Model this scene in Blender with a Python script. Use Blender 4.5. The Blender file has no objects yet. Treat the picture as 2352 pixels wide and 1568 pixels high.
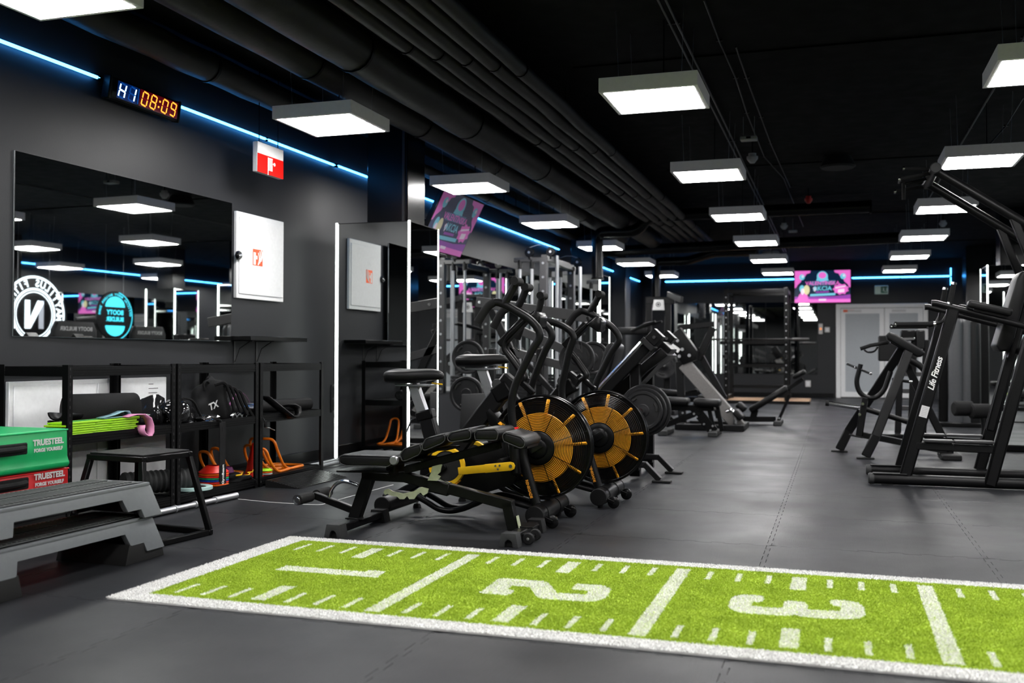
import bpy, bmesh, math, random
import numpy as np
from mathutils import Vector, Matrix
random.seed(7); RNG = np.random.default_rng(7)
sc = bpy.context.scene
COL = sc.collection
PI = math.pi
# ---------------------------------------------------------------- camera
CH = 0.96
YAW, PITCH, ROLL = 0.31465, 0.013715, 0.002858
FPX = 2286.7
_cy, _sy = math.cos(YAW), math.sin(YAW)
CF = Vector((-_sy*math.cos(PITCH), _cy*math.cos(PITCH), math.sin(PITCH)))
_r0 = Vector((_cy, _sy, 0)); _u0 = _r0.cross(CF)
CR = _r0*math.cos(ROLL) + _u0*math.sin(ROLL)
CU = _u0*math.cos(ROLL) - _r0*math.sin(ROLL)
cam_d = bpy.data.cameras.new('camera'); cam = bpy.data.objects.new('camera', cam_d); COL.objects.link(cam)
cam_d.sensor_width = 36.0; cam_d.lens = 35.0; cam_d.clip_start = 0.05; cam_d.clip_end = 100
M = Matrix((CR, CU, -CF)).transposed().to_4x4(); M.translation = (0, 0, CH)
cam.matrix_world = M
cam_d.dof.use_dof = True; cam_d.dof.focus_distance = 5.9; cam_d.dof.aperture_fstop = 2.2
sc.camera = cam
# ---------------------------------------------------------------- world, exposure
w = bpy.data.worlds.new('world'); sc.world = w; w.use_nodes = True
w.node_tree.nodes['Background'].inputs[0].default_value = (0.02, 0.022, 0.025, 1)
w.node_tree.nodes['Background'].inputs[1].default_value = 0.3
vs = sc.view_settings
vs.view_transform = 'Standard'; vs.look = 'None'; vs.gamma = 1.0; vs.use_curve_mapping = False
vs.exposure = 0.0
LAMP_L = 52.0
LED_L = 13.0
TUBE_L = 8.0
sc.cycles.max_bounces = 6; sc.cycles.glossy_bounces = 5; sc.cycles.diffuse_bounces = 2; sc.cycles.transmission_bounces = 1; sc.cycles.transparent_max_bounces = 2
sc.cycles.caustics_reflective = False; sc.cycles.caustics_refractive = False
sc.cycles.use_adaptive_sampling = True; sc.cycles.adaptive_threshold = 0.05
sc.cycles.sample_clamp_indirect = 6.0
sc.cycles.use_denoising = True

def P(x, y, X=None, Y=None, Z=None):
    """point of the room seen at photo pixel (x, y) on a plane of known X, Y or Z"""
    d = CR*((x-1176)/FPX) - CU*((y-784)/FPX) + CF
    if X is not None: t = X/d.x
    elif Y is not None: t = Y/d.y
    else: t = (Z-CH)/d.z
    return Vector((0, 0, CH)) + d*t

# ---------------------------------------------------------------- materials
MATS = {}
def mat(name, col, rough=0.5, metal=0.0, noise=0.0, nscale=40.0, bump=0.0, bscale=200.0, emit=None, es=0.0, coat=0.0, spec=0.5):
    m = bpy.data.materials.new(name); m.use_nodes = True; nt = m.node_tree
    b = nt.nodes['Principled BSDF']
    b.inputs['Base Color'].default_value = (*col, 1); b.inputs['Roughness'].default_value = rough
    b.inputs['Metallic'].default_value = metal; b.inputs['Coat Weight'].default_value = coat
    b.inputs['Specular IOR Level'].default_value = spec
    tc = nt.nodes.new('ShaderNodeTexCoord')
    if noise > 0:
        n = nt.nodes.new('ShaderNodeTexNoise'); n.inputs['Scale'].default_value = nscale; n.inputs['Detail'].default_value = 4
        nt.links.new(tc.outputs['Object'], n.inputs['Vector'])
        r = nt.nodes.new('ShaderNodeMapRange'); r.inputs[1].default_value = 0.3; r.inputs[2].default_value = 0.7
        r.inputs[3].default_value = 1-noise; r.inputs[4].default_value = 1+noise
        nt.links.new(n.outputs['Fac'], r.inputs[0])
        x = nt.nodes.new('ShaderNodeVectorMath'); x.operation = 'SCALE'; x.inputs[0].default_value = col
        nt.links.new(r.outputs[0], x.inputs['Scale']); nt.links.new(x.outputs[0], b.inputs['Base Color'])
        r2 = nt.nodes.new('ShaderNodeMapRange'); r2.inputs[1].default_value = 0.3; r2.inputs[2].default_value = 0.7
        r2.inputs[3].default_value = rough*(1-noise*.5); r2.inputs[4].default_value = min(1, rough*(1+noise*.5))
        nt.links.new(n.outputs['Fac'], r2.inputs[0]); nt.links.new(r2.outputs[0], b.inputs['Roughness'])
    if bump > 0:
        n2 = nt.nodes.new('ShaderNodeTexNoise'); n2.inputs['Scale'].default_value = bscale; n2.inputs['Detail'].default_value = 3
        nt.links.new(tc.outputs['Object'], n2.inputs['Vector'])
        bp = nt.nodes.new('ShaderNodeBump'); bp.inputs['Strength'].default_value = bump; bp.inputs['Distance'].default_value = 0.003
        nt.links.new(n2.outputs['Fac'], bp.inputs['Height']); nt.links.new(bp.outputs[0], b.inputs['Normal'])
    if emit:
        b.inputs['Emission Color'].default_value = (*emit, 1); b.inputs['Emission Strength'].default_value = es
        if es < 3: m.cycles.emission_sampling = 'NONE'
    MATS[name] = m
    return m
mat('wall_paint', (0.0175, 0.0183, 0.0210), 0.47, noise=0.06, nscale=3, bump=0.10, bscale=90, spec=.26)
mat('ceiling_paint', (0.004, 0.004, 0.004), 0.85, spec=.1, noise=0.2, nscale=6, bump=0.3, bscale=120)
mat('pipe_wrap', (0.023, 0.0215, 0.021), 0.50, spec=.3, noise=0.2, nscale=9, bump=0.5, bscale=30)
mat('black_gloss', (0.004, 0.004, 0.0045), 0.25, noise=0.1, spec=.3)
mat('black_steel', (0.0034, 0.0034, 0.0037), 0.34, noise=0.12, nscale=25, bump=0.08, bscale=600, spec=.14)
mat('matte_tube', (0.0055, 0.0055, 0.006), 0.37, noise=0.1, nscale=25, bump=0.06, bscale=500, spec=.17)
mat('grey_steel', (0.026, 0.0255, 0.027), 0.42, noise=0.1, nscale=20)
mat('silver_beam', (0.15, 0.143, 0.138), 0.45, metal=0.3, noise=0.08)
mat('dark_void', (0.004, 0.004, 0.004), 0.7, noise=0.1)
mat('leather', (0.0045, 0.0045, 0.005), 0.40, noise=0.12, nscale=60, bump=0.22, bscale=420, spec=.21)
mat('stitch', (0.03, 0.03, 0.032), 0.6, noise=0.1)
mat('rubber', (0.007, 0.007, 0.0075), 0.62, spec=.2, noise=0.15, nscale=60, bump=0.2, bscale=300)
mat('rubber_grey', (0.028, 0.029, 0.03), 0.6, spec=.25, noise=0.15, bump=0.2)
mat('foam', (0.009, 0.009, 0.0095), 0.85, spec=.2, noise=0.15, bump=0.4, bscale=300)
mat('chrome', (0.62, 0.62, 0.63), 0.16, metal=1.0, noise=0.05)
mat('alu', (0.50, 0.51, 0.53), 0.32, metal=0.9, noise=0.06)
mat('rod_grey', (0.42, 0.43, 0.45), 0.30, metal=0.6, noise=0.05)
mat('zinc', (0.42, 0.45, 0.31), 0.42, metal=0.35, noise=0.12)
mat('white_metal', (0.86, 0.87, 0.88), 0.35, noise=0.03)
mat('off_white', (0.62, 0.62, 0.62), 0.5, noise=0.04)
mat('lamp_frame', (0.80, 0.80, 0.81), 0.5, noise=0.03, emit=(1, .99, .98), es=0.035)  # faint emission added to brighten the frame sides
mat('lamp_panel', (0.8, 0.8, 0.8), 0.5, noise=0.01, emit=(1.0, 0.985, 0.97), es=LAMP_L)
mat('led_blue', (0.2, 0.5, 0.8), 0.5, noise=0.01, emit=(0.055, 0.36, 1.0), es=LED_L)
mat('led_white', (0.8, 0.8, 0.8), 0.5, noise=0.01, emit=(0.92, 1.0, 0.95), es=TUBE_L)
mat('mirror', (0.78, 0.80, 0.79), 0.012, metal=1.0, noise=0.01)
mat('glass_front', (0.01, 0.01, 0.012), 0.06, noise=0.01, coat=0.5)
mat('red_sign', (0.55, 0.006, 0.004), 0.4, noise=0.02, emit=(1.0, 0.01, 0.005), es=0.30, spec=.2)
mat('red_paint', (0.75, 0.03, 0.02), 0.45, noise=0.03)
mat('white_print', (0.85, 0.85, 0.83), 0.5, noise=0.02)
mat('cloud_print', (0.55, 0.55, 0.55), 0.6, noise=0.05)
mat('orange_red', (0.80, 0.12, 0.04), 0.5, noise=0.03)
mat('door_white', (0.82, 0.83, 0.84), 0.4, noise=0.03)
mat('door_panel', (0.42, 0.45, 0.48), 0.5, noise=0.03)
mat('green_vinyl', (0.0, 0.30, 0.085), 0.42, noise=0.05, nscale=12, bump=0.25, bscale=14)
mat('red_vinyl', (0.50, 0.012, 0.015), 0.42, noise=0.05, nscale=12, bump=0.25, bscale=14)
mat('step_grey', (0.125, 0.134, 0.141), 0.5, spec=.25, noise=0.04, bump=0.12, bscale=500)
mat('step_dark', (0.05, 0.054, 0.053), 0.55, spec=.25, noise=0.08, bump=0.15, bscale=300)
mat('riser_black', (0.012, 0.012, 0.012), 0.6, spec=.2, noise=0.08, bump=0.15, bscale=400)
mat('lime', (0.30, 0.62, 0.01), 0.45, noise=0.05)
mat('pink_band', (0.62, 0.24, 0.42), 0.6, noise=0.05, bump=0.1)
mat('sky_band', (0.18, 0.33, 0.38), 0.6, noise=0.05)
mat('mint', (0.38, 0.55, 0.53), 0.5, noise=0.05)
mat('orange_tube', (0.85, 0.20, 0.005), 0.38, noise=0.04)
mat('cone_red', (0.72, 0.02, 0.01), 0.4, noise=0.05)
mat('cone_green', (0.0, 0.30, 0.10), 0.4, noise=0.05)
mat('cone_blue', (0.005, 0.05, 0.35), 0.4, noise=0.05)
mat('cone_orange', (0.80, 0.12, 0.005), 0.4, noise=0.05)
mat('purple', (0.16, 0.01, 0.12), 0.5, noise=0.05)
mat('fan_orange', (0.86, 0.36, 0.012), 0.45, noise=0.05)
mat('fan_yellow', (0.80, 0.48, 0.010), 0.42, noise=0.04)
mat('text_orange', (0.80, 0.32, 0.03), 0.5, noise=0.02)
mat('red_ring', (0.8, 0.01, 0.01), 0.4, noise=0.02)
mat('strap', (0.006, 0.006, 0.0065), 0.85, spec=.2, noise=0.2, bump=0.5, bscale=500)
mat('wood_ply', (0.42, 0.27, 0.17), 0.6, noise=0.15, nscale=8)
mat('bag_grey', (0.05, 0.052, 0.057), 0.45, noise=0.05)
mat('plate_iron', (0.010, 0.010, 0.011), 0.5, spec=.25, noise=0.15, bump=0.15, bscale=300)
mat('tarmac', (0.02, 0.02, 0.021), 0.5, noise=0.1)
MATS['turf_green'] = None

def floor_mat(name, ang):
    m = bpy.data.materials.new(name); m.use_nodes = True; nt = m.node_tree; b = nt.nodes['Principled BSDF']
    g = nt.nodes.new('ShaderNodeNewGeometry')
    mp = nt.nodes.new('ShaderNodeMapping'); mp.inputs['Rotation'].default_value = (0, 0, ang); mp.inputs['Scale'].default_value = (260, 9, 1)
    n = nt.nodes.new('ShaderNodeTexNoise'); n.inputs['Scale'].default_value = 1.0; n.inputs['Detail'].default_value = 4
    nt.links.new(g.outputs['Position'], mp.inputs[0]); nt.links.new(mp.outputs[0], n.inputs['Vector'])
    n2 = nt.nodes.new('ShaderNodeTexNoise'); n2.inputs['Scale'].default_value = 1.4; n2.inputs['Detail'].default_value = 6
    nt.links.new(g.outputs['Position'], n2.inputs['Vector'])
    n3 = nt.nodes.new('ShaderNodeTexNoise'); n3.inputs['Scale'].default_value = 420; n3.inputs['Detail'].default_value = 2
    nt.links.new(g.outputs['Position'], n3.inputs['Vector'])
    mx = nt.nodes.new('ShaderNodeMix'); mx.data_type = 'RGBA'; mx.inputs['A'].default_value = (0.0115, 0.0120, 0.0136, 1); mx.inputs['B'].default_value = (0.0200, 0.0207, 0.0235, 1)
    nt.links.new(n2.outputs['Fac'], mx.inputs['Factor']); nt.links.new(mx.outputs['Result'], b.inputs['Base Color'])
    r = nt.nodes.new('ShaderNodeMapRange'); r.inputs[1].default_value = .3; r.inputs[2].default_value = .7; r.inputs[3].default_value = 0.34; r.inputs[4].default_value = 0.50
    nt.links.new(n2.outputs['Fac'], r.inputs[0]); nt.links.new(r.outputs[0], b.inputs['Roughness'])
    ad = nt.nodes.new('ShaderNodeMath'); ad.operation = 'MULTIPLY_ADD'; ad.inputs[1].default_value = 0.5
    nt.links.new(n3.outputs['Fac'], ad.inputs[0]); nt.links.new(n.outputs['Fac'], ad.inputs[2])
    bp = nt.nodes.new('ShaderNodeBump'); bp.inputs['Strength'].default_value = 0.30; bp.inputs['Distance'].default_value = 0.002
    nt.links.new(ad.outputs[0], bp.inputs['Height']); nt.links.new(bp.outputs[0], b.inputs['Normal'])
    b.inputs['Specular IOR Level'].default_value = 0.12
    MATS[name] = m
floor_mat('floor_rubber_x', 0.0); floor_mat('floor_rubber_y', PI/2)

# ---------------------------------------------------------------- mesh helpers
ORG = {}
class B:
    def __init__(self): self.bm = bmesh.new()
    def _add(self, verts, faces):
        vs_ = [self.bm.verts.new(v) for v in verts]
        for f in faces:
            try: self.bm.faces.new([vs_[i] for i in f])
            except ValueError: pass
        return self
    def _merge(self, b2):
        me = bpy.data.meshes.new('tmp'); b2.to_mesh(me); b2.free(); self.bm.from_mesh(me); bpy.data.meshes.remove(me); return self
    def box(self, c, s, R=None, bev=0.0, seg=1):
        b2 = bmesh.new(); bmesh.ops.create_cube(b2, size=1.0)
        for v in b2.verts: v.co = Vector((v.co.x*s[0], v.co.y*s[1], v.co.z*s[2]))
        if bev > 0: bmesh.ops.bevel(b2, geom=list(b2.edges), offset=bev, segments=seg, affect='EDGES', profile=0.6)
        for v in b2.verts:
            p = v.co
            if R is not None: p = R @ p
            v.co = p + Vector(c)
        return self._merge(b2)
    def span(self, a, b, bev=0.0, seg=1):
        a = Vector(a); b = Vector(b)
        return self.box((a+b)/2, [abs(b[i]-a[i]) for i in range(3)], bev=bev, seg=seg)
    def beam(self, p, q, w, h, side=(0, 1, 0), bev=0.004, ext=0.0):
        """box from p to q; w = size along `side`, h = the third size"""
        p = Vector(p); q = Vector(q); d = (q-p); L = d.length; d.normalize()
        s = Vector(side); s = (s - d*s.dot(d)).normalized(); n = d.cross(s)
        R = Matrix((d, s, n)).transposed()
        return self.box((p+q)/2, (L+2*ext, w, h), R, bev)
    def tube(self, pts, r, seg=10, fillet=0.0, caps=True, closed=False, fs=5):
        pts = [Vector(p) for p in pts]
        if fillet > 0 and len(pts) > 2:
            out = [pts[0]] if not closed else []
            rng = range(1, len(pts)-1) if not closed else range(len(pts))
            for i in rng:
                a, b, c = pts[i-1], pts[i], pts[(i+1) % len(pts)]
                u = (a-b); v = (c-b); lu, lv = u.length, v.length
                f = min(fillet, lu*.49, lv*.49); p0 = b+u*(f/lu); p1 = b+v*(f/lv)
                for k in range(fs+1):
                    t = k/fs; out.append(p0*(1-t)**2 + b*(2*t*(1-t)) + p1*t*t)
            if not closed: out.append(pts[-1])
            pts = out
        n = len(pts); rr = r if isinstance(r, (list, tuple)) else [r]*n
        if len(rr) != n: rr = [rr[min(len(rr)-1, int(i*len(rr)/n))] for i in range(n)]
        tang = []
        for i in range(n):
            if closed: t = pts[(i+1) % n]-pts[i-1]
            else: t = pts[min(i+1, n-1)]-pts[max(i-1, 0)]
            tang.append(t.normalized() if t.length > 1e-9 else Vector((0, 0, 1)))
        ref = Vector((0, 0, 1)) if abs(tang[0].z) < 0.9 else Vector((1, 0, 0))
        nrm = (ref - tang[0]*ref.dot(tang[0])).normalized()
        rings = []
        for i in range(n):
            t = tang[i]; nrm = (nrm - t*nrm.dot(t))
            nrm = nrm.normalized() if nrm.length > 1e-6 else t.orthogonal().normalized()
            bi = t.cross(nrm)
            rings.append([self.bm.verts.new(pts[i] + (nrm*math.cos(2*PI*k/seg) + bi*math.sin(2*PI*k/seg))*rr[i]) for k in range(seg)])
        m = n if closed else n-1
        for i in range(m):
            a, b = rings[i], rings[(i+1) % n]
            for k in range(seg):
                self.bm.faces.new((a[k], a[(k+1) % seg], b[(k+1) % seg], b[k]))
        if caps and not closed:
            self.bm.faces.new(rings[0][::-1]); self.bm.faces.new(rings[-1])
        return self
    def cyl(self, p, q, r, seg=16, r2=None):
        return self.tube([p, q], [r, r if r2 is None else r2], seg)
    def lathe(self, prof, c, axis='z', seg=24, d=None):
        """prof = [(radius, along)], closed by caps where radius 0"""
        c = Vector(c)
        ax = {'x': Vector((1, 0, 0)), 'y': Vector((0, 1, 0)), 'z': Vector((0, 0, 1))}[axis] if d is None else Vector(d).normalized()
        u = ax.orthogonal().normalized(); v = ax.cross(u)
        rings = []
        for r, a in prof:
            if r < 1e-6: rings.append([self.bm.verts.new(c+ax*a)])
            else: rings.append([self.bm.verts.new(c+ax*a+(u*math.cos(2*PI*k/seg)+v*math.sin(2*PI*k/seg))*r) for k in range(seg)])
        for a, b in zip(rings[:-1], rings[1:]):
            for k in range(seg):
                k2 = (k+1) % seg
                if len(a) == 1 and len(b) == 1: continue
                if len(a) == 1: self.bm.faces.new((a[0], b[k2], b[k]))
                elif len(b) == 1: self.bm.faces.new((a[k], a[k2], b[0]))
                else: self.bm.faces.new((a[k], a[k2], b[k2], b[k]))
        return self
    def prism(self, poly, v, bev=0.0):
        """poly = 3D outline, extruded by v"""
        b2 = bmesh.new(); v = Vector(v)
        a = [b2.verts.new(p) for p in poly]; b = [b2.verts.new(Vector(p)+v) for p in poly]
        n = len(poly)
        b2.faces.new(a[::-1]); b2.faces.new(b)
        for i in range(n): b2.faces.new((a[i], a[(i+1) % n], b[(i+1) % n], b[i]))
        bmesh.ops.recalc_face_normals(b2, faces=b2.faces)
        if bev > 0: bmesh.ops.bevel(b2, geom=list(b2.edges), offset=bev, segments=2, affect='EDGES', profile=0.6)
        return self._merge(b2)
    def poly(self, pts):
        self.bm.faces.new([self.bm.verts.new(p) for p in pts]); return self
    def build(self, name, material, parent=None, loc=None, smooth=38, kind=None):
        me = bpy.data.meshes.new(name)
        bmesh.ops.recalc_face_normals(self.bm, faces=self.bm.faces)
        org = Vector((0, 0, 0))
        if parent is not None: org = ORG.get(parent.name, Vector((0, 0, 0)))
        elif loc is not None: org = Vector(loc)
        for v in self.bm.verts: v.co -= org
        self.bm.to_mesh(me); self.bm.free()
        return link(name, me, material, parent, loc, smooth, kind, org)
def link(name, me, material, parent=None, loc=None, smooth=38, kind=None, org=None):
    if smooth:
        me.polygons.foreach_set('use_smooth', [True]*len(me.polygons)); me.set_sharp_from_angle(angle=math.radians(smooth))
    if material: me.materials.append(MATS[material])
    o = bpy.data.objects.new(name, me); COL.objects.link(o)
    if parent is not None: o.parent = parent; ORG[o.name] = ORG.get(parent.name, Vector((0, 0, 0))).copy()
    else:
        if loc is not None: o.location = loc
        ORG[o.name] = Vector(loc) if loc is not None else Vector((0, 0, 0))
    if kind: o['kind'] = kind
    return o
def tag(o, label, cat, group=None):
    o['label'] = label; o['category'] = cat
    if group: o['group'] = group
    return o
def thing(name, label, cat, loc, group=None):
    o = bpy.data.objects.new(name, None); COL.objects.link(o); o.location = loc; o.empty_display_size = 0.1
    ORG[o.name] = Vector(loc); tag(o, label, cat, group); return o
def struct(o): o['kind'] = 'structure'; return o
def structE(name, loc):
    o = bpy.data.objects.new(name, None); COL.objects.link(o); o.location = loc; ORG[o.name] = Vector(loc); o['kind'] = 'structure'; return o
def dup(root, loc, label=None, group=None):
    r = root.copy(); COL.objects.link(r); r.location = loc; ORG[r.name] = Vector(loc)
    if label: r['label'] = label
    if group: r['group'] = group
    for ch in list(root.children):
        c = ch.copy(); COL.objects.link(c); c.parent = r
        for g in list(ch.children):
            d = g.copy(); COL.objects.link(d); d.parent = c
    return r
def textmesh(body, size, ext=0.0005, bold=0.0, align='CENTER', shear=0.0, sp=1.0):
    cu = bpy.data.curves.new('t', 'FONT'); cu.body = body; cu.size = size; cu.extrude = ext; cu.offset = bold
    cu.align_x = align; cu.align_y = 'CENTER'; cu.shear = shear; cu.resolution_u = 3; cu.space_character = sp
    o = bpy.data.objects.new('t', cu); COL.objects.link(o)
    dg = bpy.context.evaluated_depsgraph_get(); me = bpy.data.meshes.new_from_object(o.evaluated_get(dg))
    bpy.data.objects.remove(o); bpy.data.curves.remove(cu); return me
def frame(right, up, at):
    r = Vector(right).normalized(); u = Vector(up); u = (u - r*u.dot(r)).normalized(); n = r.cross(u)
    m = Matrix((r, u, n)).transposed().to_4x4(); m.translation = at; return m
def text(name, body, size, at, right, up, material, parent=None, **kw):
    me = textmesh(body, size, **kw); me.transform(frame(right, up, at))
    if parent is not None: me.transform(Matrix.Translation(-ORG[parent.name]))
    return link(name, me, material, parent, None, 0)
def arctext(name, body, size, at, right, up, R, a0, a1, material, parent, inward=False, **kw):
    """letters around a circle, angle measured from `up` clockwise"""
    bm = bmesh.new(); n = len(body); fr = frame(right, up, at)
    for i, ch in enumerate(body):
        if ch == ' ': continue
        a = a0+(a1-a0)*(i/(n-1)); me = textmesh(ch, size, **kw)
        me.transform(fr @ Matrix.Rotation(-a, 4, 'Z') @ Matrix.Translation((0, R, 0)) @ (Matrix.Rotation(PI, 4, 'Z') if inward else Matrix.Identity(4)))
        me.transform(Matrix.Translation(-ORG[parent.name])); bm.from_mesh(me); bpy.data.meshes.remove(me)
    me = bpy.data.meshes.new(name); bm.to_mesh(me); bm.free(); return link(name, me, material, parent, None, 0)
V = Vector
# ================================================================ the setting
XL, XR, YB, YF, ZC = -4.5, 6.665, 24.2, -2.8, 3.15
fl = struct(B().span((XL-.2, YF-.2, -0.2), (XR+.2, YB+.2, -0.006)).build('floor', 'rubber'))
def jig(nt=7, dp=0.022, gap=0.0012):
    """outline of an interlocking mat: one side's tongues fit the next one's notches"""
    L = 1.0; pts = []
    def side(sgn):
        s = []; st = L/nt
        for k in range(nt):
            a = k*st; s += [(a+st*.10, 0), (a+st*.04, dp*sgn), (a+st*.54, dp*sgn), (a+st*.48, 0)] if True else []
        return s
    t = side(1)
    pts += [(x, y) for x, y in t]                                     # bottom: notch up
    pts += [(L-(-0) + (-0), 0)]
    pts += [(L+y, x) for x, y in t]                                   # right: tongue out
    pts += [(L, L)]
    pts += [(x, L+y) for x, y in t[::-1]]                             # top: tongue out
    pts += [(0, L)]
    pts += [(y, x) for x, y in t[::-1]]                               # left: notch in
    pts += [(0, 0)]
    cx = cy = 0.5
    return [(cx+(x-cx)*(1-2*gap), cy+(y-cy)*(1-2*gap)) for x, y in pts]
tile_me = []
for mname in ('floor_rubber_x', 'floor_rubber_y'):
    b = bmesh.new(); o2 = jig()
    top = [b.verts.new((x, y, 0)) for x, y in o2]; bot = [b.verts.new((x, y, -0.006)) for x, y in o2]
    b.faces.new(top)
    n = len(top)
    for i in range(n): b.faces.new((top[i], bot[i], bot[(i+1) % n], top[(i+1) % n]))
    bmesh.ops.recalc_face_normals(b, faces=b.faces)
    bmesh.ops.triangulate(b, faces=[f for f in b.faces if len(f.verts) > 4])
    me = bpy.data.meshes.new('rubber_tile'); b.to_mesh(me); b.free(); me.materials.append(MATS[mname]); tile_me.append(me)
X0, Y0 = -4.335, -2.8
spots = [(i, j) for i in range(11) for j in range(27)]
spots.sort(key=lambda s: (X0+s[0]+.5)**2 + (Y0+s[1]+.5-4)**2)
for i, j in spots:
    o = bpy.data.objects.new('rubber_tile', tile_me[(i+j) % 2]); COL.objects.link(o); o.parent = fl
    o.location = (X0+i, Y0+j, 0)
B().span((XL, YF, -0.006), (X0-.0015, YB, 0)).build('rubber_tile', 'floor_rubber_y', fl)

cl = struct(B().span((XL-.2, YF-.2, ZC), (XR+.2, YB+.2, ZC+.2)).build('ceiling', 'ceiling_paint'))
wl = struct(B().span((XL-.2, YF-.2, -.006), (XL, YB+.2, ZC)).build('wall_left', 'wall_paint'))
wb = struct(B().span((XL, YB, -.006), (XR, YB+.2, ZC)).build('wall_back', 'wall_paint'))
wr = struct(B().span((XR, YF-.2, -.006), (XR+.2, YB+.2, ZC)).build('wall_right', 'wall_paint'))
wf = struct(B().span((XL, YF-.2, -.006), (XR, YF, ZC)).build('wall_front', 'wall_paint'))
struct(B().span((XL, YF, 0), (XL+.022, 8.1, .10), bev=.004).build('baseboard_left', 'black_steel'))
struct(B().span((-3.9, YB-.022, 0), (-.05, YB, .10), bev=.004).build('baseboard_back', 'black_steel'))
# ceiling joints
for k, yy in enumerate((3.1, 7.4, 11.8, 16.2, 20.5)):
    struct(B().span((-1.9, yy-.09, ZC-.012), (XR, yy+.09, ZC), bev=.003).build('trim_%d' % (k+1), 'ceiling_paint'))

# ---- ceiling lamps
def lamp0():
    L, h = 0.31, 0.092
    t = thing('ceiling_lamp', 'x', 'lamp', (0, 0, 2.62), 'square panel lamps hung under the ceiling')
    b = B()
    for s in (-1, 1):
        b.span((-L, s*L-.014*(s > 0)-0*(s < 0), 2.62), (L, s*L+.014*(s < 0), 2.62+h), bev=.002)
        b.span((s*L-.014*(s > 0), -L+.014, 2.62), (s*L+.014*(s < 0), L-.014, 2.62+h), bev=.002)
        b.span((-L+.014, s*(L-.028)-.014, 2.62), (L-.014, s*(L-.028)+.014, 2.627))
        b.span((s*(L-.028)-.014, -L+.042, 2.62), (s*(L-.028)+.014, L-.042, 2.627))
    b.span((-L+.014, -L+.014, 2.62+h-.012), (L-.014, L-.014, 2.62+h-.002))
    b.build('lamp_frame', 'lamp_frame', t)
    B().span((-L+.028, -L+.028, 2.6185), (L-.028, L-.028, 2.632)).build('lamp_panel', 'lamp_panel', t)
    for sx in (-1, 1):
        for sy in (-1, 1):
            B().cyl((sx*.2, sy*.22, 2.62+h-.004), (sx*.215, sy*.24, ZC), .0012, 4).build('suspension_wire', 'rod_grey', t)
    B().cyl((.05, 0, 2.62+h-.004), (.05, .02, ZC), .004, 5).build('power_cord', 'black_steel', t)
    return t
LX = [-3.47, -1.115, 1.175, 3.5, 5.85]
LY = [0.75, 3.67, 6.44, 9.30, 12.2, 15.1, 17.95, 20.8]
ordn = ['nearest', 'second', 'third', 'fourth', 'fifth', 'sixth', 'seventh', 'eighth']
rown = ['left row', 'row beside the pipes', 'row over the dip station', 'fourth row, out right', 'row along the right wall']
l0 = lamp0(); first = True
for i, x in enumerate(LX):
    for j, y in enumerate(LY):
        if first: o = l0; o.location = (x, y, 2.62); first = False
        else: o = dup(l0, (x, y, 2.62))
        o['label'] = 'square white panel lamp, %s from the camera in the %s' % (ordn[j], rown[i])

# ---- pipes under the ceiling (along the room)
def pipe(x, z, r, y0, y1, label, rings=(), m='pipe_wrap', seg=18):
    t = thing('ceiling_pipe', label, 'pipe', (x, (y0+y1)/2, z), 'pipes under the ceiling')
    n = 40; pts = [(x+.004*math.sin(i*1.7), y0+(y1-y0)*i/n, z+.004*math.sin(i*2.3)) for i in range(n+1)]
    B().tube(pts, r, seg).build('pipe_body', m, t)
    for yy in rings:
        B().tube([(x, yy-.012, z), (x, yy+.012, z)], r+.007, seg).build('pipe_clamp', 'black_steel', t)
    yy = y0+.8
    while yy < y1:
        B().cyl((x, yy, z+r-.005), (x, yy, ZC), .006, 6).build('hanger_rod', 'black_steel', t); yy += 3.2
    return t
rr = lambda a, b, s: [a+s*k for k in range(int((b-a)/s)+1)]
pipe(-4.22, 2.99, .105, -2.6, 7.75, 'black wrapped pipe running right above the wall clock', rr(4.4, 7.7, 1.6))
pipe(-3.42, 2.965, .125, -2.6, 16.5, 'left of the two thick black wrapped pipes over the bench', rr(2.2, 16, 1.9))
pipe(-2.98, 2.945, .150, -2.6, 17.0, 'right of the two thick black wrapped pipes over the bench', rr(1.6, 16, 2.1))
smalln = ['first', 'second', 'third', 'fourth', 'fifth']
for k in range(5):
    pipe(-2.60+.128*k, 2.93+.006*k, .052+.002*(k % 2), -2.6, 17.6+.5*(k % 3), 'thin black pipe, %s from the thick pipes in the bundle of five' % smalln[k], rr(2.9+.2*k, 17, 2.9), seg=12)
pipe(-4.15, 2.93, .055, 8.9, 18.5, 'narrow pipe above the blue strip behind the pillar', rr(9.5, 18, 2.2), seg=10)
pipe(-4.32, 2.97, .045, 8.9, 22.0, 'narrow pipe in the corner behind the tilted screen', rr(10, 21, 2.2), seg=10)
# cross pipes with drops
def ppath(name, label, pts, r, fil=.12, m='black_gloss'):
    t = thing('ceiling_duct', label, 'duct', pts[len(pts)//2], 'ducts across the ceiling')
    B().tube(pts, r, 14, fillet=fil).build('duct_body', m, t)
    for p in (pts[0], pts[-1]):
        B().lathe([(0, -.012), (r+.012, -.012), (r+.012, .012), (0, .012)], p, d=(V(pts[1])-V(pts[0])) if p is pts[0] else (V(pts[-1])-V(pts[-2])), seg=14).build('duct_flange', 'black_steel', t)
    return t
ppath('d', 'black duct that drops from the ceiling and crosses in front of the pipe bundle end',
      [P(1372, 640, Y=14.3), P(1372, 533, Y=14.3), P(1462, 531, Y=14.3), P(1492, 496, Y=14.3), P(1660, 489, Y=14.3), P(2000, 474, Y=14.3)], .085)
ppath('d', 'long straight black duct crossing the ceiling beyond the third lamp',
      [P(1385, 578, Y=17.0), P(1700, 562, Y=17.0), P(2080, 545, Y=17.0)], .09)
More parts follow.
